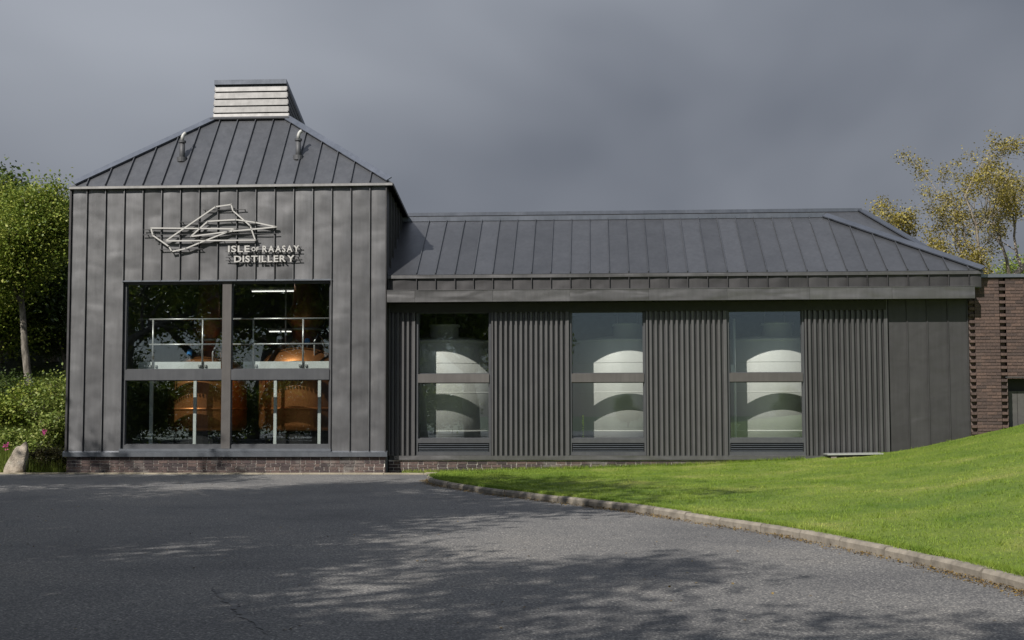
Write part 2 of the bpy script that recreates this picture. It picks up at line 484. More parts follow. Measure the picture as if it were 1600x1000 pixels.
# kerb line from the photograph, on the ground plane
kpx = [(668, 750), (676, 757), (718, 765), (770, 773), (849, 783), (930, 793), (1000, 802), (1081, 815), (1136, 824), (1207, 835),
       (1249, 843), (1336, 861), (1420, 879), (1495, 898), (1600, 926)]
kp = [G(*q) for q in kpx]
e = kp[-1]
kp += [Vector((e.x + 0.12, e.y - 1.5, 0)), Vector((e.x + 0.25, e.y - 4, 0)), Vector((e.x + 0.4, e.y - 12, 0)), Vector((e.x + 0.5, e.y - 40, 0))]
def resample(pts, n):
    pts = [Vector(p) for p in pts]
    # Catmull-Rom, then even spacing
    fine = []
    for i in range(len(pts) - 1):
        p0, p1, p2, p3 = pts[max(i-1, 0)], pts[i], pts[i+1], pts[min(i+2, len(pts)-1)]
        for k in range(12):
            u = k / 12
            fine.append(0.5 * ((2*p1) + (p2-p0)*u + (2*p0-5*p1+4*p2-p3)*u*u + (3*p1-p0-3*p2+p3)*u**3))
    fine.append(pts[-1])
    d = [0]
    for a, b_ in zip(fine, fine[1:]): d.append(d[-1] + (b_ - a).length)
    ts = np.linspace(0, d[-1], n)
    xs = np.interp(ts, d, [p.x for p in fine]); ys = np.interp(ts, d, [p.y for p in fine])
    return np.stack([xs, ys], 1), d[-1]
_, klen = resample(kp, 10)
KST = 0.915
nk = int(klen / KST)
kn, _ = resample(kp, nk * 3 + 1)
kerb = thing('kerb', (kn[0][0], kn[0][1], 0), 'weathered concrete kerb curving along the lawn edge', 'kerb')
kerb['kind'] = 'structure'
del kerb['category']
def kerb_stone(a, parent, w=0.135, h=0.105, gap=0.012, name='kerb_stone', matn='concrete', dz=0.0, dyaw=0.0):
    a = np.array(a)
    dirs = np.gradient(a, axis=0); dirs /= np.linalg.norm(dirs, axis=1)[:, None]
    nrm = np.stack([-dirs[:, 1], dirs[:, 0]], 1)
    a = a.copy()
    a[0] += dirs[0] * gap; a[-1] -= dirs[-1] * gap
    a += nrm * dyaw
    mb = MB(); vs_ = []; n = len(a)
    prof = [(0, -0.05), (0.0, h * 0.72), (0.022, h), (w, h), (w, -0.05)]
    for p, q in zip(a, nrm):
        for (o, z) in prof: vs_.append((p[0] + q[0]*o, p[1] + q[1]*o, z + dz if z > 0 else z))
    k = len(prof); fs = []
    for i in range(n - 1):
        for j in range(k):
            fs.append((i*k + j, i*k + (j+1) % k, (i+1)*k + (j+1) % k, (i+1)*k + j))
    fs += [tuple(range(k)), tuple((n-1)*k + j for j in range(k))]
    return mb.add(vs_, fs).build(name, M[matn], parent)
for i in range(nk):
    kerb_stone(kn[i*3:i*3+4], kerb, dz=random.uniform(-0.008, 0.006), dyaw=random.uniform(-0.008, 0.008))

# lawn bank: loft from the kerb to the wall
wallpx = [(690, 742), (800, 735), (1000, 729), (1100, 726), (1255, 717), (1390, 706), (1450, 697), (1517, 682), (1600, 662)]
wx = []; wz = []
for q in wallpx:
    p = P(q[0], q[1], 0.40); wx.append(p.x); wz.append(max(p.z, 0.02))
wx += [wx[-1] + 4, wx[-1] + 16]; wz += [1.75, 2.1]
def wallz(x): return np.interp(x, wx, wz)
KN = 240
ki, _ = resample(kp, KN)
dirs = np.gradient(ki, axis=0); dirs /= np.linalg.norm(dirs, axis=1)[:, None]
ki = ki + np.stack([-dirs[:, 1], dirs[:, 0]], 1) * 0.10
iend = int(np.argmin(np.abs(ki[:, 1] - e.y) + 0 * ki[:, 0]))
XE = wx[8]
bnd = np.zeros((KN, 3))
for i in range(KN):
    if i <= iend:
        u = i / iend
        x = wx[0] + (XE - wx[0]) * (u ** 1.0); bnd[i] = (x, 0.45, wallz(x))
    else:
        u = (i - iend) / (KN - 1 - iend)
        if u < 0.35: x = XE + (u / 0.35) * 12; bnd[i] = (x, 0.45, wallz(x))
        else: bnd[i] = (XE + 12, 0.45 - (u - 0.35) / 0.65 * 58, 2.0)
SN = 70
ss = np.linspace(0, 1, SN)
def lawn_pt(i, s):
    """i, s arrays -> xyz on the bank"""
    i = np.clip(i, 0, KN - 1.001); i0 = i.astype(int); f_ = (i - i0)[:, None]
    k2 = ki[i0] * (1 - f_) + ki[np.minimum(i0 + 1, KN - 1)] * f_
    b2 = bnd[i0] * (1 - f_) + bnd[np.minimum(i0 + 1, KN - 1)] * f_
    s_ = s[:, None]
    xy = k2 * (1 - s_) + b2[:, :2] * s_
    z0 = 0.105
    prof = s ** 1.12
    z = z0 + (b2[:, 2] - z0) * prof
    z += np.sin(xy[:, 0]*1.3 + 1) * np.sin(xy[:, 1]*0.9) * 0.03 * np.sin(np.pi * s)
    z += (np.sin(xy[:, 0]*5.1 + xy[:, 1]*2.3) * 0.006 + np.sin(xy[:, 0]*2.7 - xy[:, 1]*3.9) * 0.008) * np.minimum(1, s * 8) 
    return np.concatenate([xy, z[:, None]], 1)
ii, sg = np.meshgrid(np.arange(KN), ss, indexing='ij')
lv = lawn_pt(ii.ravel().astype(float), sg.ravel())
lf = [(i*SN + j, (i+1)*SN + j, (i+1)*SN + j + 1, i*SN + j + 1) for i in range(KN-1) for j in range(SN-1)]
lawn = np_mesh('lawn', lv, [f[::-1] for f in lf], M['lawn'], smooth=True)
tag(lawn, 'bright green mown lawn bank rising to the brick building', 'lawn', kind='structure')
def blades(pts, hmin, hmax, w, lean, nper=3, spread=0.02):
    n = len(pts) * nper
    base = np.repeat(pts, nper, 0) + np.c_[rng.normal(0, spread, (n, 2)), np.zeros(n)]
    ang = rng.uniform(0, 2*np.pi, n); h = rng.uniform(hmin, hmax, n)
    la = rng.uniform(0, 2*np.pi, n); l = rng.uniform(0, lean, n) * h
    dx = np.c_[np.cos(ang), np.sin(ang), np.zeros(n)] * (w * rng.uniform(0.6, 1.3, n))[:, None] / 2
    tip = base + np.c_[np.cos(la)*l, np.sin(la)*l, h]
    v_ = np.stack([base - dx, base + dx, tip], 1).reshape(-1, 3)
    return v_, np.arange(len(v_)).reshape(-1, 3)
n = 110000
bi = np.concatenate([rng.uniform(0, iend + 6, int(n*0.8)), rng.uniform(iend, KN - 2, int(n*0.2))])
bs = rng.uniform(0, 1, n) ** 1.15
bp = lawn_pt(bi, bs)
bv, bf = blades(bp - np.array([0, 0, 0.008]), 0.012, 0.032, 0.009, 1.1, 3, 0.03)
ed = lawn_pt(rng.uniform(0, iend + 4, 14000), rng.uniform(-0.004, 0.012, 14000))
ev, ef = blades(ed - np.array([0, 0, 0.01]), 0.02, 0.06, 0.008, 1.4, 3, 0.02)
wxs_ = rng.uniform(wx[0] - .9, wx[4], 2600)
wp_ = np.c_[wxs_, rng.uniform(.3, .4, 2600), np.maximum(.02, wallz(wxs_)) - .01]
wv_, wf_ = blades(wp_, .03, .11, .009, 1.0, 3, .02)
cl_i = lawn_pt(rng.uniform(0, iend + 6, 900), rng.uniform(0.02, 1, 900) ** 1.1)
cl_p = np.repeat(cl_i, 9, 0) + np.c_[rng.normal(0, .05, (8100, 2)), np.zeros(8100)]
cv_, cf_ = blades(cl_p - np.array([0, 0, .012]), .03, .075, .009, 1.2, 3, .02)
parts_ = [(bv, bf), (ev, ef), (wv_, wf_), (cv_, cf_)]
o0 = 0; vv_ = []; ff_ = []
for a_, b_ in parts_:
    vv_.append(a_); ff_.append(b_ + o0); o0 += len(a_)
tag(np_mesh('grass', np.concatenate(vv_), np.concatenate(ff_), M['blade']),
    'short green grass blades covering the lawn bank', 'grass', kind='stuff')

# leaf litter in the kerb gutter
def leaf_quads(pts, size, up=0.0, bend=0.25):
    n = len(pts)
    nr = rng.normal(0, 1, (n, 3)); nr[:, 2] = np.abs(nr[:, 2]) + up
    nr /= np.linalg.norm(nr, axis=1)[:, None]
    a = np.cross(nr, rng.normal(0, 1, (n, 3))); a /= np.linalg.norm(a, axis=1)[:, None]
    b_ = np.cross(nr, a)
    s_ = (size * rng.uniform(0.6, 1.35, n))[:, None]
    v0 = pts - a*s_*0.5; v2 = pts + a*s_*0.5
    v1 = pts + b_*s_*0.32 + nr*s_*bend*0.4; v3 = pts - b_*s_*0.32 + nr*s_*bend*0.4
    v_ = np.stack([v0, v1, v2, v3], 1).reshape(-1, 3)
    return v_, np.arange(len(v_)).reshape(-1, 4)
kd, _ = resample(kp, 2000)
ddir = np.gradient(kd, axis=0); ddir /= np.linalg.norm(ddir, axis=1)[:, None]
sel = rng.integers(0, 1150, 9000)
dens = np.clip(0.3 + 0.8 * (0.5 + 0.5 * np.sin(sel * 0.033) * np.sin(sel * 0.0113 + 1) + 0.3 * np.sin(sel * .11)), 0.05, 1)
sel = sel[rng.uniform(0, 1, len(sel)) < dens]
off = -np.abs(rng.normal(0.0, 0.075, len(sel)))
lp = np.c_[kd[sel] + np.stack([-ddir[sel, 1], ddir[sel, 0]], 1) * off[:, None], np.maximum(0.006, 0.03 + off * 0.25) * rng.uniform(0.2, 1, len(sel))]
lq, lqf = leaf_quads(lp, 0.024, 2.0)
sc_n = 350
sp = np.c_[rng.uniform(-9, 3, sc_n), rng.uniform(-22.5, -2, sc_n), np.full(sc_n, 0.006)]
sq, sqf = leaf_quads(sp, 0.03, 4.0)
tag(np_mesh('leaf_litter', np.concatenate([lq, sq]), np.concatenate([lqf, sqf + len(lq)]), M['litter']),
    'brown fallen leaves and moss in the kerb gutter', 'leaf litter', kind='stuff')

# tar joints in the yard
def strip(name, pts, w, parent=None):
    pts = [Vector(p) for p in pts]; vs_ = []; 
    r2 = random.Random(len(pts))
    for i, p in enumerate(pts):
        d = (pts[min(i+1, len(pts)-1)] - pts[max(i-1, 0)]).normalized(); nn = Vector((-d.y, d.x, 0))
        ww = w * r2.uniform(0.3, 1.0) * min(1, 0.15 + 3.0 * min(i, len(pts)-1-i) / len(pts))
        vs_ += [p + nn*ww + Vector((0, 0, .004)), p - nn*ww + Vector((0, 0, .004))]
    return np_mesh(name, [tuple(v) for v in vs_], [(2*i, 2*i+1, 2*i+3, 2*i+2) for i in range(len(pts)-1)], M['seal'])
def wander(a, b_, n, amp):
    a, b_ = G(*a), G(*b_); r2 = random.Random(int(a.x * 100)); out_ = []
    for i in range(n):
        q = a.lerp(b_, i/(n-1)); out_.append(q + Vector((r2.uniform(-amp, amp), r2.uniform(-amp, amp), 0)))
    return out_
s1 = strip('tar_joint', wander((330, 918), (420, 992), 40, 0.02), 0.045)
tag(s1, 'ragged dark tar joint running across the open tarmac', 'tar joint', kind='structure')

# ================================================================== TOWER
TY = 0.0
seam_px = [113.4, 138, 167.4, 196, 226.5, 256, 286, 315.6, 345, 374, 403.4, 432.4, 462, 491.8, 521.5, 550.5, 580.3, 605.6]
x_l = 0.5 * (PX(113.4, 300) + PX(103.0, 705)); x_r = 0.5 * (PX(605.6, 300) + PX(600.3, 700))
STEP = (x_r - x_l) / 16.7
TX = [x_l] + [x_l + STEP * (0.85 + i) for i in range(16)] + [x_r]
TZ_top = PZ(360, 292.5); TZ_base = PZ(360, 707); TZ_fl = PZ(360, 713.5)
TZ_wtop = PZ(355, 438); TZ_wbot = PZ(355, 701)
tower = thing('distillery_tower', ((x_l + x_r) / 2, 0, 0), 'tall dark zinc-clad still house with hipped roof and louvred cupola', 'building')
DEP = 9.0
WX0, WX1 = TX[3], TX[14]

# core: walls round the window, interior
core = MB()
TH = 0.30
zb = 0.0
core.box(x_l + 0.01, WX0 - 0.02, 0.02, TH, zb, TZ_top)
core.box(WX1 + 0.02, x_r - 0.01, 0.02, TH, zb, TZ_top)
core.box(WX0 - 0.02, WX1 + 0.02, 0.02, TH, zb, TZ_wbot - 0.03)
core.box(WX0 - 0.02, WX1 + 0.02, 0.02, TH, TZ_wtop + 0.02, TZ_top)
fw = core.build('front_wall', M['inside'], tower)
sdrop = math.tan(R(8.3))
def eave_z(y): return TZ_top - max(0, y) * sdrop
side = MB()
for xa, xb in ((x_l + 0.01, x_l + 0.25), (x_r - 0.25, x_r - 0.01)):
    side.prism([(xa, TH, 0), (xa, DEP, 0), (xa, DEP, eave_z(DEP)), (xa, TH, eave_z(TH))], (xb - xa, 0, 0))
side.box(x_l + 0.25, x_r - 0.25, DEP - 0.25, DEP, 0, eave_z(DEP))
side.build('rear_walls', M['inside'], tower)
fl = MB(); fl.box(x_l + 0.25, x_r - 0.25, TH, DEP - 0.25, 0.02, 0.14); fl.build('floor_slab', M['floor_in'], tower)
cl = MB(); cl.box(x_l + 0.25, x_r - 0.25, TH, DEP - 0.3, 5.2, 5.25); cl.build('ceiling', M['inside'], tower)

RIB, RW = 0.046, 0.016
def wall_panel(x0, x1, z0, z1, y, parent, name='cladding_panel', m_='zinc', rib=True, first=False):
    mb = MB()
    g = 0.007
    nx, nz = 5, max(4, int((z1 - z0) / 0.22))
    vs_ = []; r3 = random.Random(round(x0 * 991))
    ph = [r3.uniform(0, 6.28) for _ in range(4)]
    xa, xb = x0 + g + RW, x1 - 0.004
    for j in range(nz + 1):
        for i in range(nx + 1):
            u, w = i / nx, j / nz
            zz = z0 + (z1 - z0) * w
            pil = 1.9 * math.sin(math.pi * u) * (0.0035 + 0.0035 * math.sin(zz * 3.1 + ph[0]) + 0.003 * math.sin(zz * 6.3 + ph[1] + u * 2) + 0.0022 * math.sin(zz*11 + ph[2] - u*3))
            vs_.append((xa + (xb - xa) * u, y - pil, zz))
    fs = [(j*(nx+1)+i, j*(nx+1)+i+1, (j+1)*(nx+1)+i+1, (j+1)*(nx+1)+i) for j in range(nz) for i in range(nx)]
    mb.add(vs_, fs)
    me_n = len(mb.f)
    if rib: mb.box(x0 - RW/2, x0 + RW/2, y - RIB, y + 0.015, z0, z1)
    o = mb.build(name, M[m_], parent)
    o.data.polygons.foreach_set('use_smooth', [i < me_n for i in range(len(o.data.polygons))])
    return o
for i in range(17):
    over = 3 <= i < 14
    wall_panel(TX[i], TX[i+1], TZ_wtop if over else TZ_base, TZ_top, 0.0, fw)
MB().box(x_l - 0.03, x_l + 0.015, -0.05, 0.06, TZ_base, TZ_top).build('corner_trim', M['zinc_flat'], fw)
MB().box(x_r - 0.012, x_r + 0.012, -0.05, 0.04, TZ_base, TZ_top).build('corner_trim', M['zinc_flat'], fw)
mb = MB(); mb.box(WX0 - 0.02, WX1 + 0.02, -0.035, 0.02, TZ_wtop - 0.02, TZ_wtop + 0.012); mb.build('head_flashing', M['flash'], fw)
# side cladding of the tower facing the wing
sw = MB(); sw.prism([(x_r, 0.03, 0.4), (x_r, DEP, 0.4), (x_r, DEP, eave_z(DEP)), (x_r, 0.03, eave_z(0.03))], (0.012, 0, 0))
swo = sw.build('side_wall', M['zinc_flat'], tower)
sw = MB(); sw.prism([(x_l, 0.03, 0.4), (x_l, DEP, 0.4), (x_l, DEP, eave_z(DEP)), (x_l, 0.03, eave_z(0.03))], (-0.012, 0, 0))
sw.build('side_wall', M['zinc_flat'], tower)
for k in range(1, 20):
    y = k * 0.427
    if y > DEP: break
    for xx in ((x_r + 0.012, x_r + 0.055), (x_l - 0.055, x_l - 0.012)):
        q = MB(); q.box(xx[0], xx[1], y - 0.01, y + 0.01, 0.45, eave_z(y) - 0.02); q.build('seam', M['zinc_flat'], swo)
# base flashing and plinth
mb = MB(); mb.box(x_l - 0.07, x_r + 0.05, -0.075, 0.02, TZ_fl, TZ_base + 0.004)
mb.prism([(x_l - 0.07, -0.075, TZ_base + 0.005), (x_l - 0.07, 0.0, TZ_base + 0.04), (x_l - 0.07, 0.0, TZ_base + 0.005)], (x_r - x_l + 0.12, 0, 0))
mb.build('base_flashing', M['flash'], tower)

BL, BH, COURSE = 0.211, 0.060, 0.0735
_bm = MB().box(-BL/2, BL/2, -0.05, 0.05, -BH/2, BH/2)
def mk_brick_mesh(L_, name, mat_):
    o = MB().box(-L_/2, L_/2, -0.05, 0.05, -BH/2, BH/2)
    me = bpy.data.meshes.new(name); me.from_pydata(o.v, [], o.f); me.materials.append(mat_)
    return me
bricks = {k: (mk_brick_mesh(BL, 'brick', M[k]), mk_brick_mesh(0.1025, 'brick_header', M[k])) for k in ('brick', 'brick_red')}
def lay(parent, x0, x1, yface, z0, n, kind, skip=lambda i, x: False, collect=None, bond='flemish'):
    """courses from z0 upward; faces at yface"""
    r4 = random.Random(int(x0 * 100) + n)
    for j in range(n):
        z = z0 + (j + 0.5) * COURSE
        x = x0; half = j % 2 == 1
        k = 0
        while x < x1 - 0.03:
            hd = (half and k == 0) or (bond == 'flemish' and (k + (j % 2)) % 2 == 1 and r4.random() < 0.45)
            L_ = 0.1025 if hd else BL
            if x + L_ > x1: L_ = x1 - x
            cx = x + L_ / 2
            if L_ > 0.03 and not skip(j, cx):
                dy = r4.uniform(-0.004, 0.004)
                if collect is not None:
                    collect.box(x, x + L_, yface + dy, yface + 0.1, z - BH/2, z + BH/2)
                else:
                    me = bricks[kind][1 if L_ < 0.16 else 0]
                    o = link('brick', me, None, parent, (cx, yface + 0.05 + dy, z))
                    base_l = 0.1025 if L_ < 0.16 else BL
                    if abs(base_l - L_) > 1e-4: o.scale.x = L_ / base_l
            x += L_ + 0.0145; k += 1
nco = int(round(TZ_fl / COURSE))
pl = MB(); pl.box(x_l + 0.012, x_r - 0.012, 0.014, 0.09, -0.03, TZ_fl - 0.02); plo = pl.build('plinth', M['mortar'], tower)
lay(plo, x_l, x_r, 0.0, TZ_fl - nco * COURSE - 0.01, nco, 'brick')

# roof
EY = -0.07
ex_l, ex_r = PX(109, 289, EY), PX(613.5, 287, EY)
EZ = PZ(360, 288.5, EY)
RY = 1.66
rx_l, rx_r = PX(333, 187, RY), PX(449, 187, RY)
RZ = PZ(393, 187, RY)
def front_roof(parent, xs, el, rl, rr, er, ey, ez, ry, rz, matn='roof', rib_h=0.05, rib_w=0.018, vmin=0.0):
    nrm = Vector((0, -(rz - ez), (ry - ey))).normalized()
    def at(x, v): return Vector((x, ey + (ry - ey) * v, ez + (rz - ez) * v))
    def top(x):
        if x <= rl: return max(0, (x - el) / (rl - el)) if rl > el else 1
        if x >= rr: return max(0, (er - x) / (er - rr)) if er > rr else 1
        return 1.0
    for a, b_ in zip(xs, xs[1:]):
        pts = [at(a, 0), at(b_, 0)]
        ups = sorted([q for q in (a, rl, rr, b_) if a <= q <= b_], reverse=True)
        last = None
        for q in ups:
            if last is not None and abs(q - last) < 1e-5: continue
            last = q
            if top(q) > 1e-4: pts.append(at(q, top(q)))
        if len(pts) < 3: continue
        mb = MB(); mb.prism(pts, -nrm * 0.03)
        if top(a) > 0.03:
            p, q = at(a, 0.005) + nrm * rib_h * 0.5, at(a, top(a)) + nrm * rib_h * 0.5
            mb.bar(p, q, rib_w, rib_h, nrm)
        mb.build('roof_panel', M[matn], parent)
rx = [PX(p_, 287, EY) for p_ in ()]
# seam pitch on the roof follows the wall panels
rxs = [ex_l] + [TX[i] - 0.0 for i in range(1, 17)] + [ex_r]
back = MB()
BZ = eave_z(DEP) + 0.0
rb_z = RZ - 1.2
back.add([(ex_l, EY + .03, EZ - .03), (ex_l, DEP, BZ), (rx_l, DEP, rb_z), (rx_l, RY, RZ - .02)], [(0, 1, 2, 3)])
back.add([(ex_r, EY + .03, EZ - .03), (ex_r, DEP, BZ), (rx_r, DEP, rb_z), (rx_r, RY, RZ - .02)], [(0, 1, 2, 3)])
back.add([(rx_l, RY, RZ - .02), (rx_r, RY, RZ - .02), (rx_r, DEP, rb_z), (rx_l, DEP, rb_z)], [(0, 1, 2, 3)])
back.add([(ex_l, DEP, BZ), (ex_r, DEP, BZ), (rx_r, DEP, rb_z), (rx_l, DEP, rb_z)], [(0, 1, 2, 3)])
troof = back.build('roof', M['roof'], tower)
front_roof(troof, rxs, ex_l, rx_l, rx_r, ex_r, EY, EZ, RY, RZ)
mb = MB(); mb.box(ex_l, ex_r, EY - 0.03, 0.02, EZ - 0.062, EZ - 0.008); mb.build('eaves_trim', M['trim'], troof)
mb = MB(); mb.bar((ex_r + .0, EY, EZ - .035), (ex_r + .0, DEP, BZ - .035), 0.03, 0.06); mb.build('eaves_trim', M['zinc_flat'], troof)
mb = MB(); mb.bar((ex_l - .0, EY, EZ - .035), (ex_l - .0, DEP, BZ - .035), 0.03, 0.06); mb.build('eaves_trim', M['zinc_flat'], troof)
fn = Vector((0, -(RZ - EZ), RY - EY)).normalized()
def hip_cap(p, q, w, parent, matn='cap', up=None):
    p, q = Vector(p), Vector(q)
    mb = MB()
    d = (q - p).normalized()
    up = up or fn
    a = d.cross(up).normalized()
    mb.bar(p + up * 0.05, q + up * 0.05, w, 0.03, up)
    return mb.build('hip_cap', M[matn], parent)
for e0, e1 in (((ex_l, EY, EZ), (rx_l, RY, RZ)), ((ex_r, EY, EZ), (rx_r, RY, RZ))):
    e0, e1 = Vector(e0), Vector(e1)
    hip_cap(e0.lerp(e1, .03), e1, 0.16, troof)
mb = MB(); mb.bar((rx_l - .06, RY - .03, RZ + .04), (rx_r + .06, RY - .03, RZ + .04), 0.03, 0.12, fn.cross(Vector((1, 0, 0))) * -1 + Vector((0, 0, .3)))
mb.build('ridge_flashing', M['pipe'], troof)
# dots of the cap fixings
for i in range(2, 16):
    pass

# cupola: louvred scoop falling to the rear
CY = RY + 0.08
cz0, cz1 = PZ(393, 181, CY), PZ(393, 125, CY)
cl0, cr0 = PX(333.5, 180, CY), PX(451, 180, CY)
cl1, cr1 = PX(337, 125, CY), PX(447, 125, CY)
CD = 3.6
drop = CD * 0.307
cup = MB()
ins = 0.05
cup.add([(cl0+ins, CY+.05, cz0-.3), (cr0-ins, CY+.05, cz0-.3), (cr1-ins, CY+.05, cz1-.03), (cl1+ins, CY+.05, cz1-.03),
         (cl0+ins, CY+CD, cz0-1.6), (cr0-ins, CY+CD, cz0-1.6), (cr1-ins, CY+CD, cz1-.03-drop), (cl1+ins, CY+CD, cz1-.03-drop)],
        [(0,1,2,3), (5,4,7,6), (1,5,6,2), (4,0,3,7), (3,2,6,7), (0,4,5,1)])
cupo = cup.build('cupola', M['dark'], tower)
lines = [132.5, 143.4, 154.4, 165.5, 176.4, 182.5]
def lx(z):
    u = (z - cz0) / (cz1 - cz0)
    return cl0 + (cl1 - cl0) * u, cr0 + (cr1 - cr0) * u
for a, b_ in zip(lines, lines[1:]):
    z1_, z0_ = PZ(393, a, CY), PZ(393, b_, CY)
    xa, xb = lx((z0_ + z1_) / 2)
    mb = MB(); gz = 0.014 if b_ < 180 else 0
    mb.prism([(xa, CY - 0.018, z0_ + gz), (xa, CY + 0.012, z1_ - 0.003), (xa, CY + 0.045, z1_ - 0.003), (xa, CY + 0.02, z0_ + gz)], (xb - xa, 0, 0))
    mb.build('louvre_slat', M['louvre'], cupo)
    for sx in (0, 1):      # side slats, falling with the scoop
        x_ = (xb - 0.03, xb + 0.02) if sx else (xa - 0.02, xa + 0.03)
        mb = MB(); mb.bar(((x_[0] + x_[1]) / 2, CY, (z0_ + z1_) / 2), ((x_[0] + x_[1]) / 2, CY + CD, (z0_ + z1_) / 2 - drop), 0.045, (z1_ - z0_) * 0.62)
        mb.build('louvre_slat', M['zinc_flat'], cupo)
mb = MB(); za = PZ(393, 132, CY)
mb.add([(cl1-.02, CY-.05, za), (cr1+.02, CY-.05, za), (cr1+.02, CY-.05, cz1), (cl1-.02, CY-.05, cz1),
        (cl1-.02, CY+CD, za-drop), (cr1+.02, CY+CD, za-drop), (cr1+.02, CY+CD, cz1-drop), (cl1-.02, CY+CD, cz1-drop)],
       [(0,1,2,3), (5,4,7,6), (1,5,6,2), (4,0,3,7), (3,2,6,7), (0,4,5,1)])
mb.build('top_cap', M['cap'], cupo)

# vent pipes on the front slope
def roof_at(px, py):
    # intersection of the pixel ray with the front slope
    d = _rot @ Vector(((px - 800) / F, (500 - py) / F, -1.0))
    tt = (Vector((0, EY, EZ)) - CAM).dot(fn) / d.dot(fn)
    return CAM + d * tt
for (px, py) in ((284.5, 248), (466, 245)):
    p = roof_at(px, py)
    vp = MB().tube([p + Vector((0, 0, -.15)), p + Vector((0, 0, 0.42))], 0.064, 14).build('vent_pipe', M['pipe'], tower, True)
    MB().tube([p + Vector((0, 0, 0.38)), p + Vector((0, 0, 0.43))], 0.088, 14).build('collar', M['pipe'], vp)
    MB().tube([p + Vector((0, 0, -0.08)), p + Vector((0, 0, 0.03))], 0.12, 14).build('roof_flashing', M['pipe'], vp)
    bend = [p + Vector((0, 0, 0.43))] + [p + Vector((0.09 - 0.09 * math.cos(a), 0.05 * math.sin(a), 0.5 + 0.13 * math.sin(a))) for a in (0.2, 0.6, 1.0, 1.35)]
    MB().tube(bend, 0.042, 12).build('elbow', M['pipe_pale'], vp, True)

# tower window
GY = 0.13
win = MB()
zt, zm1, zm0, zbm = TZ_wtop - 0.02, PZ(355, 577), PZ(355, 593.5), TZ_wbot
xm0, xm1 = PX(347.5, 510, GY - .08), PX(361.5, 510, GY - .08)
dx_lean = 0.0
fr_y0, fr_y1 = GY - 0.06, GY + 0.05
win.box(WX0, WX0 + 0.06, fr_y0, fr_y1, zbm, zt); win.box(WX1 - 0.05, WX1, fr_y0, fr_y1, zbm, zt)
win.box(WX0 + 0.06, WX1 - 0.05, fr_y0, fr_y1, zt - 0.045, zt)
win.box(WX0 + 0.06, WX1 - 0.05, fr_y0, fr_y1, zbm, zbm + 0.085)
wino = win.build('window', M['frame'], tower)
MB().box(xm0, xm1, GY - 0.10, GY + 0.06, zbm + 0.002, zt - 0.002).build('mullion', M['transom'], wino)
MB().box(WX0 + 0.06, xm0 - .002, GY - 0.085, GY + 0.05, zm0, zm1).build('transom', M['frame'], wino)
MB().box(xm1 + .002, WX1 - 0.05, GY - 0.085, GY + 0.05, zm0, zm1).build('transom', M['frame'], wino)
MB().box(WX0 - 0.02, WX1 + 0.02, -0.06, GY + .03, TZ_base + 0.02, zbm - 0.002).build('sill', M['flash'], wino)
def pane(x0, x1, z0, z1, y, parent):
    MB().box(x0, x1, y - 0.006, y + 0.006, z0, z1).build('pane', M['glass'], parent)
    for (a, b_, c, d) in ((x0, x1, z0, z0 + .018), (x0, x1, z1 - .018, z1), (x0, x0 + .018, z0 + .018, z1 - .018), (x1 - .018, x1, z0 + .018, z1 - .018)):
        MB().box(a, b_, y - 0.028, y - 0.007, c, d).build('glazing_bead', M['frame'], parent)
for xa, xb in ((WX0 + 0.06, xm0), (xm1, WX1 - 0.05)):
    pane(xa, xb, zm1, zt - 0.045, GY, wino); pane(xa, xb, zbm + 0.085, zm0, GY, wino)

# ---- inside the tower
MZ1, MZ0 = PZ(355, 571, 0.7), PZ(355, 590, 0.7)
mezz = thing('mezzanine_platform', ((x_l + x_r)/2, 0.6, MZ0), 'steel mezzanine floor behind the big window with pale edge band', 'platform')
MB().box(x_l + .26, x_r - .26, 0.75, 0.88, MZ0 + .06, MZ1 - 0.1).build('deck', M['dark'], mezz)
MB().box(x_l + .26, x_r - .26, 0.88, 0.9, MZ0 + .06, MZ1 - 0.1).build('deck_edge', M['steel_white'], mezz)
for xa, xb in ((PX(216, 565, .7), PX(345, 565, .7)), (PX(380, 565, .7), PX(516, 565, .7))):
    MB().box(xa, xb, 0.70, 0.72, MZ1 - .09, MZ1 + 0.09).build('toe_board', M['steel_white'], mezz)
g_ = MB()
for k in range(90):
    xx = x_l + .3 + k * 0.073
    g_.box(xx, xx + 0.03, 0.72, 0.75, MZ0 + .0, MZ0 + .055)
g_.build('grating_edge', M['steel_white'], mezz)
RZt, RZm = PZ(355, 498.5, .7), PZ(355, 538, .7)
for nm, (a, b_), posts, lab in (('guard_rail', (216, 347), (239, 316.5), 'pale steel guard rail on the mezzanine beside the blue-capped smaller still'),
                           ('guard_rail', (362, 516), (395.5, 473.5), 'pale steel guard rail on the mezzanine before the larger copper still')):
    gr = thing(nm, (PX((a+b_)/2, 565, .7), 0.67, MZ1 - .1), lab, 'railing', 'mezzanine guard rails')
    for z in (RZt, RZm):
        MB().tube([(PX(a, 498, .67), .67, z), (PX(b_, 498, .67), .67, z)], 0.021, 10).build('rail', M['rail'], gr, True)
    for q in posts:
        x = PX(q, 530, .67)
        po = MB().tube([(x, .675, MZ1 - .08), (x, .675, RZt + .01)], 0.022, 10).build('post', M['rail'], gr, True)
        MB().box(x - .1, x - .045, .66, .7, MZ1 - .03, MZ1 + .02).build('bracket', M['rail'], po)
        MB().box(x + .045, x + .1, .66, .7, MZ1 - .03, MZ1 + .02).build('bracket', M['rail'], po)
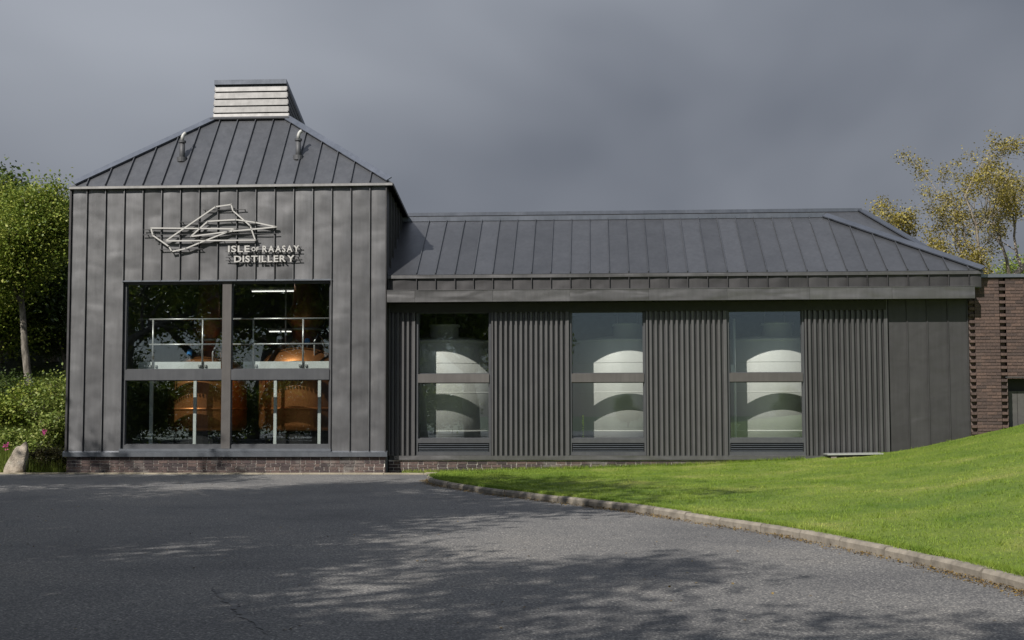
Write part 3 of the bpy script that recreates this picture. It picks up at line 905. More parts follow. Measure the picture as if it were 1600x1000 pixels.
for q, wh in ((236, 'farthest from the mullion beside the smaller still'), (304.5, 'crossing in front of the smaller still'), (430, 'just beside the larger still, toward the mullion'), (499, 'crossing in front of the larger still')):
    x = PX(q, 645, 0.8)
    t_ = thing('steel_post', (x, .8, .14), 'slim pale steel post under the mezzanine, ' + wh, 'post', 'posts under the mezzanine')
    MB().box(x - .035, x + .035, .78, .785, .15, MZ0 + .05).build('flange', M['steel_white'], t_)
    MB().box(x - .006, x + .006, .785, .84, .15, MZ0 + .05).build('web', M['steel_white'], t_)
    MB().box(x - .035, x + .035, .84, .845, .15, MZ0 + .05).build('flange', M['steel_white'], t_)
    MB().box(x - .08, x + .08, .76, .87, .138, .15).build('base_plate', M['steel_white'], t_)
def still(cx, cy, r, zdome, label, neck_z, bluex):
    t_ = thing('copper_still', (cx, cy, 0.14), label, 'still', 'copper stills')
    zs = zdome - 0.62
    prof = [(r*.9, 0.95), (r*.97, 1.0), (r, 1.1), (r, zs - .25), (r*.99, zs - .1), (r*.95, zs + .05), (r*.85, zs + .22), (r*.7, zs + .38), (r*.5, zs + .5), (r*.33, zs + .57), (r*.3, zs + .6)]
    MB().lathe(cx, cy, prof, 64).build('pot', M['copper'], t_, True)
    MB().lathe(cx, cy, [(r*.3, zs + .58), (r*.29, zs + .9), (r*.4, zs + 1.05), (r*.42, zs + 1.25), (r*.3, zs + 1.5), (r*.22, neck_z)], 32).build('neck', M['copper'], t_, True)
    for z in (zs - .12, 1.45):
        MB().lathe(cx, cy, [(r + .006, z), (r + .02, z + .01), (r + .02, z + .05), (r + .006, z + .06)], 64).build('band', M['copper'], t_, True)
    MB().lathe(cx, cy, [(r*.34, zs + .85), (r*.38, zs + .86), (r*.38, zs + .9), (r*.34, zs + .91)], 32).build('flange', M['rail'], t_, True)
    MB().lathe(cx, cy, [(r*.86, .14), (r*.86, .96)], 40).build('furnace_base', M['dark'], t_)
    bx, by = bluex, cy - r*.62
    v_ = MB().tube([(bx, by, zs + .2), (bx, by, zs + .46)], .018, 8).build('valve_stem', M['rail'], t_)
    MB().tube([(bx, by, zs + .46), (bx, by, zs + .48), (bx, by, zs + .6), (bx, by, zs + .63)], [.04, .065, .065, .04], 14).build('valve_cap', M['blue'], t_)
    MB().tube([(cx + r*.35, cy - r*.75, zs + .05), (cx + r*.35, cy - r*.8, zs + .55), (cx + r*.42, cy - r*.75, zs + .72), (cx + r*.5, cy - r*.6, zs + .6), (cx + r*.5, cy - r*.5, zs + .2)], .022, 8).build('hose', M['rail'], t_, True)
SY = 2.1
still(PX(325, 560, SY), SY, 0.95, PZ(325, 547, SY - .5), 'smaller copper pot still half hidden by the window mullion', 5.15, PX(294, 550, SY - .7))
still(PX(478, 560, SY), SY, 1.12, PZ(478, 530, SY - .5), 'larger copper pot still with bright domed top', 5.15, PX(480, 535, SY - .7))
def strip_light(x0, x1, y, z, label):
    t_ = thing('strip_light', ((x0 + x1)/2, y, z), label, 'light')
    MB().box(x0, x1, y - .05, y + .05, z + .03, z + .09).build('housing', M['steel_white'], t_)
    MB().tube([(x0 + .03, y, z), (x1 - .03, y, z)], 0.016, 10).build('tube', M['lamp'], t_)
    for x in (x0 + .1, x1 - .1): MB().tube([(x, y, z + .09), (x, y, 5.2)], .006, 6).build('hanger', M['dark'], t_)
strip_light(PX(419, 518, 5.5), PX(457, 518, 5.5), 5.5, PZ(437, 518, 5.5), 'short lit strip light hanging above the larger still')
strip_light(PX(438, 441, 2.2), PX(474, 441, 2.2), 2.2, PZ(455, 442, 2.2), 'long lit strip light under the ceiling, upper of two')
strip_light(PX(392, 455, 3.8), PX(470, 455, 3.8), 3.8, PZ(430, 455, 3.8), 'long lit strip light under the ceiling, lower of two')
# thin pipe risers
for q, y, z0_, z1_, lab in ((446, 1.6, MZ1, 5.2, 'thin pale pipe riser up to the ceiling beside the larger still'), (438.5, 1.9, MZ1, PZ(438, 510, 1.9), 'short pale standpipe beside the larger still')):
    x = PX(q, 540, y)
    pr = thing('pipe_riser', (x, y, z0_ - .1), lab, 'pipe')
    MB().tube([(x, y, z0_ - .1), (x, y, z1_)], 0.02, 8).build('pipe', M['rail'], pr, True)
    MB().tube([(x, y, z0_ - .1), (x, y, z0_ - .06)], 0.05, 10).build('base_flange', M['rail'], pr)

# ================================================================== SIGN
sign = thing('wall_sign', (PX(345, 385), -0.02, PZ(345, 410)), 'pale angular outline logo above the words Isle of Raasay Distillery', 'sign')
SGY = -0.095
def S(x, y, Y=SGY): return P(210 + x * 0.175, 310 + y * 0.175, Y)
def stroke(pts, w=0.029):
    ps = [S(*q) for q in pts]
    for a, b_ in zip(ps, ps[1:]):
        d = (b_ - a).normalized() * 0.016
        MB().bar(a - d, b_ + d, w, 0.03, (0, 1, 0)).build('logo_bar', M['letter'], sign)
stroke([(865, 55), (725, 75), (280, 380), (1080, 373), (1035, 245), (880, 110), (865, 55)])
stroke([(150, 265), (900, 272), (580, 398), (460, 448), (335, 475), (310, 430), (165, 330), (150, 265)])
stroke([(655, 205), (905, 190), (1080, 215), (1270, 255), (880, 292), (505, 340), (655, 205)])
for (y, a, b_) in ((103, 610, 995), (212, 400, 1105), (280, 80, 1270), (325, 70, 1290), (380, 190, 1110), (455, 225, 610), (440, 815, 1495), (476, 815, 1495), (528, 815, 1480), (556, 815, 1495)):
    p, q = S(a, y, -0.068), S(b_, y, -0.068); q.z = p.z
    rod = MB().bar(p, q, 0.014, 0.014).build('support_rod', M['rod'], sign)
    nst = 4
    for k in range(nst):
        c = p.lerp(q, (k + .12) / (nst - .76))
        MB().bar(c, c + Vector((0, 0.068, 0)), 0.016, 0.016).build('stand_off', M['rod'], rod)
def word(txt, x0, x1, ybase, ytop):
    """one mesh per letter, laid between pixel x0..x1 of the sign zoom"""
    A, B = S(x0, ybase, -0.105), S(x1, ybase, -0.105); top = S(x0, ytop, -0.105).z
    widths = []; outl = []
    objs = []
    for ch in txt:
        c = bpy.data.curves.new('letter', 'FONT'); c.body = ch; c.size = 1.0; c.extrude = 0.03; c.offset = 0.02; c.resolution_u = 3
        o = bpy.data.objects.new('tmp', c); col.objects.link(o)
        dg = bpy.context.evaluated_depsgraph_get(); me = bpy.data.meshes.new_from_object(o.evaluated_get(dg))
        bpy.data.objects.remove(o)
        n_ = len(me.vertices); co = np.zeros(n_*3, np.float32); me.vertices.foreach_get('co', co); co = co.reshape(-1, 3)
        objs.append((ch, me, co))
    h = top - A.z
    gap = 0.12
    tot = sum(co[:, 0].max() - co[:, 0].min() for _, _, co in objs) + gap * (len(txt) - 1)
    sx = (B.x - A.x) / tot; x = A.x
    for ch, me, co in objs:
        w = co[:, 0].max() - co[:, 0].min()
        zlo, zhi = co[:, 1].min(), co[:, 1].max()
        n = np.empty_like(co)
        n[:, 0] = x + (co[:, 0] - co[:, 0].min()) * sx
        n[:, 1] = -0.088 - co[:, 2] * 0.4
        n[:, 2] = A.z + (co[:, 1] - zlo) / (zhi - zlo) * h
        me.vertices.foreach_set('co', n.ravel()); me.materials.clear(); me.update()
        me.name = 'letter'
        link('letter', me, M['letter'], sign)
        x += (w + gap) * sx
word('ISLE', 835, 1028, 480, 422)
word('OF', 1044, 1108, 472, 434)
word('RAASAY', 1142, 1470, 480, 422)
word('DISTILLERY', 890, 1428, 570, 512)

# ================================================================== WING
WY = 0.45
wing_l = x_r + 0.015
wing_r = PX(1515, 600, WY)
wing = thing('distillery_wing', ((wing_l + wing_r)/2, WY, 0), 'long low corrugated wing with three tall windows and a hipped zinc roof', 'building')
Wz_fl0 = PZ(960, 718.5, WY - .05); Wz_fl1 = PZ(960, 712, WY - .05)
FY = -0.035
f0, f1 = PZ(1060, 468.3, FY), PZ(1060, 451, FY)
W_WALLTOP = f1
wd = [(650.5, 767.5), (890, 1009), (1136.5, 1257)]
WW = [(PX(a, 590, WY), PX(b_, 590, WY)) for a, b_ in wd]
wz_head = PZ(960, 478, WY); wz_sill = PZ(960, 711, WY)
core = MB(); xs_ = [wing_l] + [v for ab in WW for v in ab] + [wing_r]
for k in range(0, len(xs_), 2):
    core.box(xs_[k], xs_[k+1], WY + 0.05, WY + 0.3, 0, f1)
for a, b_ in WW:
    core.box(a, b_, WY + 0.05, WY + 0.3, 0, wz_sill - .02); core.box(a, b_, WY + 0.05, WY + 0.3, wz_head + .01, f1)
wfw = core.build('front_wall', M['inside'], wing)
mb = MB(); WD = 7.0
mb.box(wing_l, wing_r, WY + WD - .2, WY + WD, 0, f1); mb.box(wing_r - .2, wing_r, WY + .3, WY + WD - .2, 0, f1); mb.box(wing_l, wing_l + .1, WY + .3, WY + WD - .2, 0, f1)
mb.build('rear_walls', M['inside'], wing)
MB().box(wing_l + .1, wing_r - .2, WY + .3, WY + WD - .2, 0.02, 0.16).build('floor_slab', M['floor_in'], wing)
MB().box(wing_l + .1, wing_r - .2, WY + .3, WY + WD - .2, f1 - .1, f1 - .02).build('ceiling', M['inside'], wing)
# corrugated sheets
def corrugated(x0, x1, z0, z1, y, parent, pitch=0.1195, depth=0.085):
    n_ = max(1, round((x1 - x0) / pitch)); p_ = (x1 - x0) / n_
    prof = []
    for i in range(n_):
        a = x0 + i * p_
        prof += [(a, y + depth), (a + p_*.42, y + depth), (a + p_*.5, y), (a + p_*.92, y)]
    prof.append((x1, y + depth))
    vs_ = [(a, b_, z0) for a, b_ in prof] + [(a, b_, z1) for a, b_ in prof]
    k = len(prof)
    return MB().add(vs_, [(i, i+1, i+1+k, i+k) for i in range(k-1)]).build('corrugated_sheet', M['corr'], parent)
segs = [(wing_l + .02, WW[0][0] - .04), (WW[0][1] + .03, WW[1][0] - .03), (WW[1][1] + .03, WW[2][0] - .03), (WW[2][1] + .03, PX(1386, 600, WY))]
for a, b_ in segs:
    corrugated(a, b_, Wz_fl1, f0 + .1, WY - .085, wfw)
    for x in (a, b_):
        MB().box(x - .018, x + .018, WY - .09, WY + .05, Wz_fl1, f0 + .1).build('edge_trim', M['corr'], wfw)
MB().box(wing_l + .02, PX(1386, 600, WY), WY - .095, WY + .049, PZ(1060, 486, WY - .1), f0 - .013).build('head_shade_strip', M['soffit'], wfw)  # dark strip added to stand in for the deep shade under the fascia
# flat panels at the end
fp = [PX(q, 600, WY) for q in (1389.5, 1419, 1450.5, 1483, 1513.5)]
for a, b_ in zip(fp, fp[1:]):
    mb = MB(); mb.box(a + .006, b_ - .006, WY - .012, WY + .05, 0.05, f0 + .1); mb.box(b_ - .012, b_ + .012, WY - .035, WY + .03, 0.05, f0 + .1)
    mb.build('cladding_panel', M['zinc_flat'], wfw)
MB().box(wing_l + .13, fp[0], WY - .085, WY + .05, Wz_fl0, Wz_fl1).build('base_flashing', M['fascia'], wing)
# plinth
nco = int(round((Wz_fl0 + .02) / COURSE))
mo = MB().box(wing_l, PX(1300, 715, WY), WY - .026, WY + .05, -.03, Wz_fl0 - .01).build('plinth', M['mortar'], wing)
lay(mo, wing_l, PX(1300, 715, WY), WY - .04, Wz_fl0 - nco*COURSE - .03, nco, 'brick')
# fascia / gutter box
fx0, fx1 = PX(604.3, 460, FY), PX(1523.5, 457, FY)
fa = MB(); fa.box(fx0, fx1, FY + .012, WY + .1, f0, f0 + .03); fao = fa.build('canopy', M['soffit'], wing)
jn = [604.3, 648, 769.5, 890.5, 1013.5, 1136, 1265, 1394, 1523.5]
for a, b_ in zip(jn, jn[1:]):
    xa, xb = PX(a, 460, FY), PX(b_, 460, FY)
    MB().box(xa + .002, xb - .002, FY, FY + .03, f0 - .012, f1).build('fascia_board', M['fascia'], fao)
MB().box(fx1 - .02, fx1, FY + .03, WY + .3, f0 - .01, f1).build('fascia_return', M['fascia'], fao)
MB().box(fx0, fx1, FY - .008, .3, f1 + .0, f1 + .016).build('top_flashing', M['fascia'], fao)
# upstand band
BY = 0.16
bz0, bz1 = f1 + .01, PZ(1060, 431, BY)
ux = [wing_l] + [PX(q, 442, BY) for q in (651, 680.6, 711, 740, 770, 800, 830.6, 860.6, 891, 921.4, 952, 982.5, 1013.4, 1043.8, 1074.4, 1105.5, 1136.5, 1167.5, 1198.6, 1229.7, 1261, 1292.3, 1323.5, 1354.6, 1386.4, 1418.3, 1450.7, 1481.7, 1513.4, 1533.5)]
wf = MB().box(wing_l, ux[-1], BY + .02, BY + .2, bz0 - .02, bz1).build('upstand', M['inside'], wing)
for i, (a, b_) in enumerate(zip(ux, ux[1:])):
    if i == 0: a = wing_l + .02
    wall_panel(a, b_, bz0, bz1, BY, wf, m_='zinc_flat')
# roof
WEY = 0.115
wez = PZ(1060, 426, WEY)
WRY = WEY + 2.45
wrz = PZ(960, 342, WRY)
wel, wer = wing_l, PX(1536, 418, WEY)
wrr = PX(1288, 338, WRY)
rz_back = wrz
ro = MB()
RB = WRY + 0.12
yend = WRY + 4.6
ro.add([(wel, WRY, wrz - .03), (wrr, WRY, wrz - .03), (wrr + 1.3, WRY + 1.6, wrz - .8), (wel, WRY + 1.6, wrz - .8)], [(0, 1, 2, 3)])
ro.add([(wer, WEY + .02, wez - .02), (wrr, WRY, wrz - .03), (wrr + 1.3, WRY + 1.6, wrz - .8), (wer, yend, wez)], [(0, 1, 2, 3)])
ro.add([(wel, WEY, wez - .04), (wer, WEY, wez - .04), (wer, yend, wez - .04), (wel, yend, wez - .04)], [(0, 1, 2, 3)])
wro = ro.build('roof', M['roof'], wing)
wxs = [wel] + [x for x in ux[1:-1]] + [wer]
front_roof(wro, wxs, wel - .0001, wel, wrr, wer, WEY, wez, WRY, wrz, rib_h=0.04, rib_w=0.016)
wfn = Vector((0, -(wrz - wez), WRY - WEY)).normalized()
MB().box(wel + .0, wer, WEY - .012, BY + .05, wez - .085, wez - .012).build('eaves_trim', M['fascia'], wro)
MB().bar((wel, WRY, wrz + .035), (wrr, WRY, wrz + .035), .1, .11).build('ridge_cap', M['cap'], wro)
hip_cap((wrr, WRY, wrz), (wer, WEY, wez), .2, wro, up=wfn)
# rear parallel roof, a little higher
RRY = WRY + 3.0
rrz = PZ(1000, 333, RRY)
re_ = PX(1346, 328.5, RRY)
rl_ = PX(637, 334, RRY)
q1 = Vector((re_ + 3.4, RRY - 1.2, rrz - 1.9))
mb = MB()
b0z = rrz - (3.0 - 1.6 + 0.2) * .66
mb.add([(rl_, RRY, rrz), (re_, RRY, rrz), (re_ + 1.35, RRY - 1.9, rrz - 1.33), (rl_, RRY - 1.9, rrz - 1.33)], [(0, 1, 2, 3)])
mb.add([(re_, RRY, rrz), (re_ + 1.35, RRY - 1.9, rrz - 1.33), (re_ + 1.35, RRY + 1.9, rrz - 1.33)], [(0, 1, 2)])
mb.add([(rl_, RRY, rrz), (re_, RRY, rrz), (re_ + 1.35, RRY + 1.9, rrz - 1.33), (rl_, RRY + 1.9, rrz - 1.33)], [(0, 1, 2, 3)])
rr_ = mb.build('rear_roof', M['roof'], wing)
MB().bar((rl_, RRY, rrz + .02), (re_, RRY, rrz + .02), .12, .09).build('ridge_cap', M['cap'], rr_)
MB().bar((re_, RRY, rrz + .02), (re_ + 1.35, RRY - 1.9, rrz - 1.31), .26, .03, (0.3, -.5, .8)).build('hip_cap', M['cap'], rr_)
# windows of the wing
def wing_window(x0, x1, k):
    yg = WY + .06
    z_h, z_t1, z_t0 = PZ(960, 487, WY), PZ(960, 583.5, WY), PZ(960, 597, WY)
    z_g, z_l1, z_l0, z_b = PZ(960, 685, WY), PZ(960, 692, WY), PZ(960, 706, WY), wz_sill
    fr_ = MB(); y0, y1 = WY - .03, WY + .12
    fr_.box(x0, x0 + .045, y0, y1, z_b, wz_head); fr_.box(x1 - .045, x1, y0, y1, z_b, wz_head)
    fr_.box(x0 + .045, x1 - .045, y0, y1, z_h, wz_head); fr_.box(x0 + .045, x1 - .045, y0, y1, z_b, z_l0 )
    fr_.box(x0 + .045, x1 - .045, y0, y1, z_l1, z_g)
    w_ = fr_.build('window', M['frame'], wing)
    MB().box(x0 + .045, x1 - .045, y0 - .03, y1, z_t0, z_t1).build('transom', M['transom'], w_)
    MB().box(x0 + .0, x1 - .0, y0 - .045, y1, z_b - .04, z_b - .001).build('sill', M['fascia'], w_)
    pane(x0 + .045, x1 - .045, z_t1, z_h, yg, w_); pane(x0 + .045, x1 - .045, z_g, z_t0, yg, w_)
    MB().box(x0 + .05, x1 - .05, yg + .04, yg + .06, z_l0, z_l1).build('grille_back', M['dark'], w_)
    n_ = 4; hh = (z_l1 - z_l0) / n_
    for i in range(n_):
        z = z_l0 + i * hh
        MB().prism([(x0 + .06, y0 + .005, z + .008), (x0 + .06, y0 + .06, z + hh * .85), (x0 + .06, y0 + .066, z + hh * .85), (x0 + .06, y0 + .005, z + .018)], (x1 - x0 - .12, 0, 0)).build('grille_slat', M['cgrille'], w_)
for k, (a, b_) in enumerate(WW): wing_window(a, b_, k)
# tanks
TR = 1.42
TYC = WY + .55 + TR
tl = ['pale steel fermentation tank behind the window next to the tower', 'pale steel fermentation tank behind the middle window', 'pale steel fermentation tank behind the window next to the flat panels']
for k, q in enumerate((690, 983, 1221)):
    cx = PX(q, 560, WY + .6)
    t_ = thing('fermentation_tank', (cx, TYC, .16), tl[k], 'tank', 'tanks in the wing')
    zt_ = PZ(1215, 530, WY + .7)
    MB().lathe(cx, TYC, [(TR, .3), (TR, zt_), (TR - .02, zt_ + .02)], 96).build('shell', M['tank'], t_, True)
    MB().lathe(cx, TYC, [(TR + .001, zt_ - .03), (TR + .02, zt_ - .03), (TR + .02, zt_ + .01), (TR + .001, zt_ + .01)], 96).build('rim', M['tank'], t_)
    for zz in (.95, 1.85, 2.55):
        MB().lathe(cx, TYC, [(TR + .0005, zz - .012), (TR + .006, zz - .008), (TR + .006, zz + .008), (TR + .0005, zz + .012)], 96).build('weld_band', M['tank'], t_)
    MB().lathe(cx, TYC, [(TR - .03, zt_ + .01), (.36, zt_ + .16)], 64).build('lid', M['tank'], t_, True)
    MB().lathe(cx, TYC - .75, [(.34, zt_ + .05), (.34, zt_ + .36), (.38, zt_ + .36), (.38, zt_ + .41), (.1, zt_ + .43)], 32).build('hatch', M['tank'], t_, True)
    for a in range(4):
        aa = a * math.pi / 2 + .7
        MB().tube([(cx + math.cos(aa)*TR*.8, TYC + math.sin(aa)*TR*.8, .16), (cx + math.cos(aa)*TR*.8, TYC + math.sin(aa)*TR*.8, .31)], .06, 10).build('leg', M['tank'], t_)
    for sx in (-.25, .22):
        MB().tube([(cx + sx, TYC - .4, zt_ + .1), (cx + sx, TYC - .4, f1 - .1)], .012, 6).build('pipe', M['rail'], t_)
gx = PX(911, 665, WY + .5)
t_ = thing('level_gauge', (gx, WY + .5, .16), 'yellow-green striped level gauge standing beside the middle tank', 'gauge')
gz0, gz1 = PZ(911, 690, WY + .5), PZ(911, 648, WY + .5)
MB().box(gx - .022, gx + .022, WY + .49, WY + .51, .16, gz1).build('scale_board', M['dark'], t_)
for k in range(12):
    z = gz0 + (gz1 - gz0) * k / 12
    MB().box(gx - .02 + .012 * (k % 3 == 1), gx + .02, WY + .48, WY + .489, z, z + (gz1 - gz0) / 12 * (.85 if k > 6 else .5)).build('stripe', M['yellow'], t_)
pxp = PX(1147, 540, WY + .6)
t_ = thing('standpipe', (pxp, WY + .6, .16), 'pale vertical standpipe beside the tank at the flat panels', 'pipe')
MB().tube([(pxp, WY + .6, .16), (pxp, WY + .6, PZ(1147, 498, WY + .6))], .035, 12).build('pipe', M['steel_white'], t_, True)
MB().box(pxp - .09, pxp + .02, WY + .55, WY + .65, PZ(1147, 584, WY + .6), PZ(1147, 570, WY + .6)).build('valve_box', M['steel_white'], t_)
MB().tube([(pxp, WY + .6, 1.0), (pxp + .1, WY + .58, 1.1)], .012, 8).build('tap', M['steel_white'], t_)

# ================================================================== BRICK ANNEX
AY = 0.36
ax0 = PX(1516.5, 560, AY)
az1 = PZ(1560, 433.5, AY)
annex = thing('brick_annex', (ax0 + 3, AY, 0), 'dark red brick annex with toothed brick columns and a recessed door', 'building')
axE = ax0 + 7.5
dx0, dz1 = PX(1576, 640, AY), PZ(1590, 590, AY)
dx1 = dx0 + 1.7
mb = MB()
mb.box(ax0 + .14, dx0 - .01, AY + .085, AY + .4, -.05, az1 - .01); mb.box(dx1 + .01, axE, AY + .013, AY + .4, -.05, az1 - .01); mb.box(dx0 - .01, dx1 + .01, AY + .085, AY + .4, dz1 + .01, az1 - .01)
mb.box(ax0 - .0, ax0 + .14, AY + .09, AY + .4, -.05, az1 - .01)
mb.box(axE - .3, axE, AY + .4, AY + 6, -.05, az1 - .01); mb.box(ax0, axE - .3, AY + 5.7, AY + 6, -.05, az1 - .01)
MB().box(ax0 + .0, axE, AY + .3, AY + 6, az1 - .16, az1 - .02).build('flat_roof', M['soffit'], annex)
awall = mb.build('front_wall', M['mortar_dark'], annex)
mo = MB()
c1a, c1b = ax0 + .0, ax0 + .11
c2a, c2b = PX(1564, 560, AY), PX(1573, 560, AY)
# mortar skin between the toothed columns
mo.box(c1b + .01, c2a - .01, AY + .013, AY + .085, -.05, az1 - .012); mo.box(c2b + .01, dx0 - .012, AY + .013, AY + .085, -.05, az1 - .012)
mo.box(dx0 - .012, dx1 + .012, AY + .013, AY + .085, dz1 + .012, az1 - .012)
mo.build('mortar_bed', M['mortar_dark'], annex)
na = int((az1 + .02) / COURSE)
az0 = az1 - na * COURSE - .004
zvis = 0.62
jmin = int((zvis - az0) / COURSE)
cnt_stuff = MB()
def door_skip(j, x):
    z = az0 + (j + .5) * COURSE
    return dx0 < x < dx1 and z < dz1
class Off: pass
for j in range(na):
    z = az0 + (j + .5) * COURSE
    vis = z > zvis
    # toothed columns: every second brick left out
    if j % 2 == 0:
        for a, b_ in ((c1a, c1b), (c2a, c2b)):
            if vis:
                o = link('brick', bricks['brick_red'][1], None, awall, ((a + b_)/2, AY + .04, z)); o.scale.x = (b_ - a) / .1025
            else: cnt_stuff.box(a, b_, AY - .01, AY + .09, z - BH/2, z + BH/2)
def lay_row(xa, xb, j, collect):
    z = az0 + (j + .5) * COURSE
    x = xa; k = 0
    while x < xb - .02:
        L_ = 0.1025 if (k == 0 and j % 2) else BL
        if x + L_ > xb - .05: L_ = xb - x
        z_ok = not door_skip(j, x + L_/2)
        if z_ok:
            dy = random.uniform(-.003, .003)
            if collect: cnt_stuff.box(x, x + L_, AY + dy, AY + .1, z - BH/2, z + BH/2)
            else:
                s_ = L_ < .16
                o = link('brick', bricks['brick_red'][1 if s_ else 0], None, awall, (x + L_/2, AY + .05 + dy, z)); o.scale.x = L_ / (.1025 if s_ else BL)
        x += L_ + .0105; k += 1
vx = PX(1600, 560, AY) + .02
for j in range(na):
    z = az0 + (j + .5) * COURSE
    vis = z > zvis
    lay_row(c1b + .01, c2a - .01, j, not vis)
    # beyond the column, up to the door; the part above the door as well
    xe = axE if z > dz1 else dx0
    x_split = min(xe, vx)
    lay_row(c2b + .01, x_split, j, not vis)
    if xe > vx: lay_row(vx + .01, axE, j, True)
    else: lay_row(dx1, axE, j, True)
o = cnt_stuff.build('brickwork', M['brick_red'], annex); o['kind'] = 'stuff'
MB().box(ax0 + .06, axE + .05, AY - .05, AY + .42, az1, az1 + .075).build('coping', M['flash'], annex)
MB().box(dx0 - .05, dx1 + .1, AY - .006, AY + .2, dz1 + .0, dz1 + .022).build('lintel', M['fascia'], annex)
for k in range(8):
    a = dx0 + .1 + k * .2
    MB().box(a, a + .19, AY + .32, AY + .36, .2, PZ(1590, 611, AY + .3)).build('door_board', M['door'], annex)
MB().box(dx0, dx1, AY + .45, AY + .5, .1, dz1).build('door_recess', M['dark'], annex)

# ================================================================== EDGING, SLAB, BANK
edg = thing('edging', (x_l, -.2, 0), 'pale sandy concrete edging along the foot of the tower', 'edging')
edg['kind'] = 'structure'; del edg['category']
x = x_l - 3.6
while x < PX(690, 745, -.1):
    w = min(.915, PX(692, 745, -.1) - x)
    y1 = -.005 if x < x_r - .4 else WY - .05
    if x < x_r - .4: MB().box(x + .005, x + w - .005, -.24, y1, -.04, .028 + random.uniform(-.003, .003)).build('edging_stone', M['edging'], edg)
    else: MB().box(x + .005, x + w - .005, -.24 if x > x_r else -.24, y1 if x > x_r else -.006, -.04, .028 + random.uniform(-.003, .003)).build('edging_stone', M['edging'], edg)
    x += .915
sx0, sx1 = PX(1291, 714, -.25), PX(1378, 714, -.25)
sz = PZ(1335, 712, -.25) + .02
slab = thing('metal_cover', ((sx0 + sx1)/2, -.2, sz - .1), 'low pale metal cover on dark feet lying in the grass by the corrugated wall', 'cover')
MB().prism([(sx0, -.42, sz - .005), (sx1, -.42, sz + .012), (sx1, .12, sz + .012), (sx0, .12, sz - .005)], (0, 0, .03)).build('top_plate', M['rail'], slab)
MB().box(sx0 + .04, sx1 - .05, -.38, .1, sz - .05, sz - .006).build('frame', M['dark'], slab)
for q in (.08, .55, 1.0):
    MB().box(sx0 + q, sx0 + q + .12, -.41, -.3, sz - .14, sz - .04).build('foot', M['concrete'], slab)

# left bank
def bank_z(x, y):
    """ground left of and behind the tower"""
    d = np.clip((y - 0.3) / 9.0, 0, 1)
    l = np.clip((x_l - .4 - x) / 1.5, 0, 1)
    return -0.05 + l * np.maximum(0, y - 9) * .25 + l * (d ** 0.9) * 2.3 + l * 0.08 * np.sin(x * 1.7) * np.sin(y * 1.3)
bx = np.linspace(-32, x_l - .1, 60); by = np.linspace(0.0, 24, 60)
bxg, byg = np.meshgrid(bx, by, indexing='ij')
bvz = bank_z(bxg, byg)
bvs = np.stack([bxg, byg, bvz], -1).reshape(-1, 3)
bfs = [(i*60 + j, (i+1)*60 + j, (i+1)*60 + j+1, i*60 + j+1) for i in range(59) for j in range(59)]
tag(np_mesh('bank', bvs, bfs, M['meadow'], smooth=True), 'overgrown bank rising behind the boulder beside the tower', 'bank', kind='structure')
nb_ = 26000
tx_ = rng.uniform(-19, x_l - .15, nb_); ty_ = rng.uniform(0.05, 8.5, nb_) 
tp = np.c_[tx_, ty_, bank_z(tx_, ty_)]
tv, tf = blades(tp, .15, .5, .016, .7, 3, .05)
tag(np_mesh('tall_grass', tv, tf, M['tallgrass']), 'tall uncut grass covering the overgrown bank', 'grass', kind='stuff')

# ------------------------------------------------------------------ vegetation
def grow(seed, H, r0, first, levels, nchild, spread, ratio=0.62, wander_=0.12, up=0.12, base=(0, 0, 0), lean=(0, 0), trunk_frac=0.8):
    rr = random.Random(seed); segs_ = []; tips = []
    def br(p, d, ln, r, lvl):
        n_ = 6 if lvl == 0 else 4
        pts = [Vector(p)]; q = Vector(p); dd = Vector(d)
        for i in range(n_):
            dd = (dd + Vector((rr.gauss(0, wander_), rr.gauss(0, wander_), rr.gauss(0, wander_) + (up if lvl else 0)))).normalized()
            q = q + dd * (ln / n_); pts.append(q.copy())
        rad = [max(.006, r * (1 - .62 * i / n_)) for i in range(n_ + 1)]
        segs_.append((pts, rad, lvl))
        if lvl >= levels:
            tips.extend(pts[1:]); return
        nc = nchild[min(lvl, len(nchild) - 1)]
        for k in range(nc):
            u = (first + (1 - first) * (k + rr.random()) / nc) if lvl == 0 else (0.3 + .7 * (k + rr.random()) / nc)
            i = min(int(u * n_), n_ - 1); f_ = u * n_ - i
            s_ = pts[i].lerp(pts[i+1], f_)
            ax = (pts[i+1] - pts[i]).normalized()
            az = rr.uniform(0, 6.283); th = R(rr.uniform(spread[0], spread[1]))
            o_ = ax.orthogonal().normalized(); o2 = ax.cross(o_)
            nd_ = ax * math.cos(th) + (o_ * math.cos(az) + o2 * math.sin(az)) * math.sin(th)
            l2 = ln * ratio * rr.uniform(.75, 1.15) * (1.15 - .45 * u if lvl == 0 else 1)
            br(s_, nd_, l2, rad[i] * .55, lvl + 1)
        tips.append(pts[-1])
    br(Vector(base), Vector((lean[0], lean[1], 1)).normalized(), H * trunk_frac, r0, 0)
    return segs_, tips
def wood_mesh(segs_, maxlvl=9):
    mb = MB()
    for pts, rad, lvl in segs_:
        if lvl > maxlvl: continue
        mb.tube(pts, rad, 10 if lvl == 0 else (6 if lvl == 1 else 4 if lvl == 2 else 3), cap=False)
    return mb
def leaf_pts(tips, n_, sig, zmin=None):
    tp_ = np.array([tuple(q) for q in tips])
    idx = rng.integers(0, len(tp_), n_)
    p_ = tp_[idx] + rng.normal(0, sig, (n_, 3)) * np.array([1, 1, .75])
    if zmin is not None: p_ = p_[p_[:, 2] > zmin]
    return p_
def clump(tips, n_, seed):
    return random.Random(seed).sample(list(tips), min(n_, len(tips)))
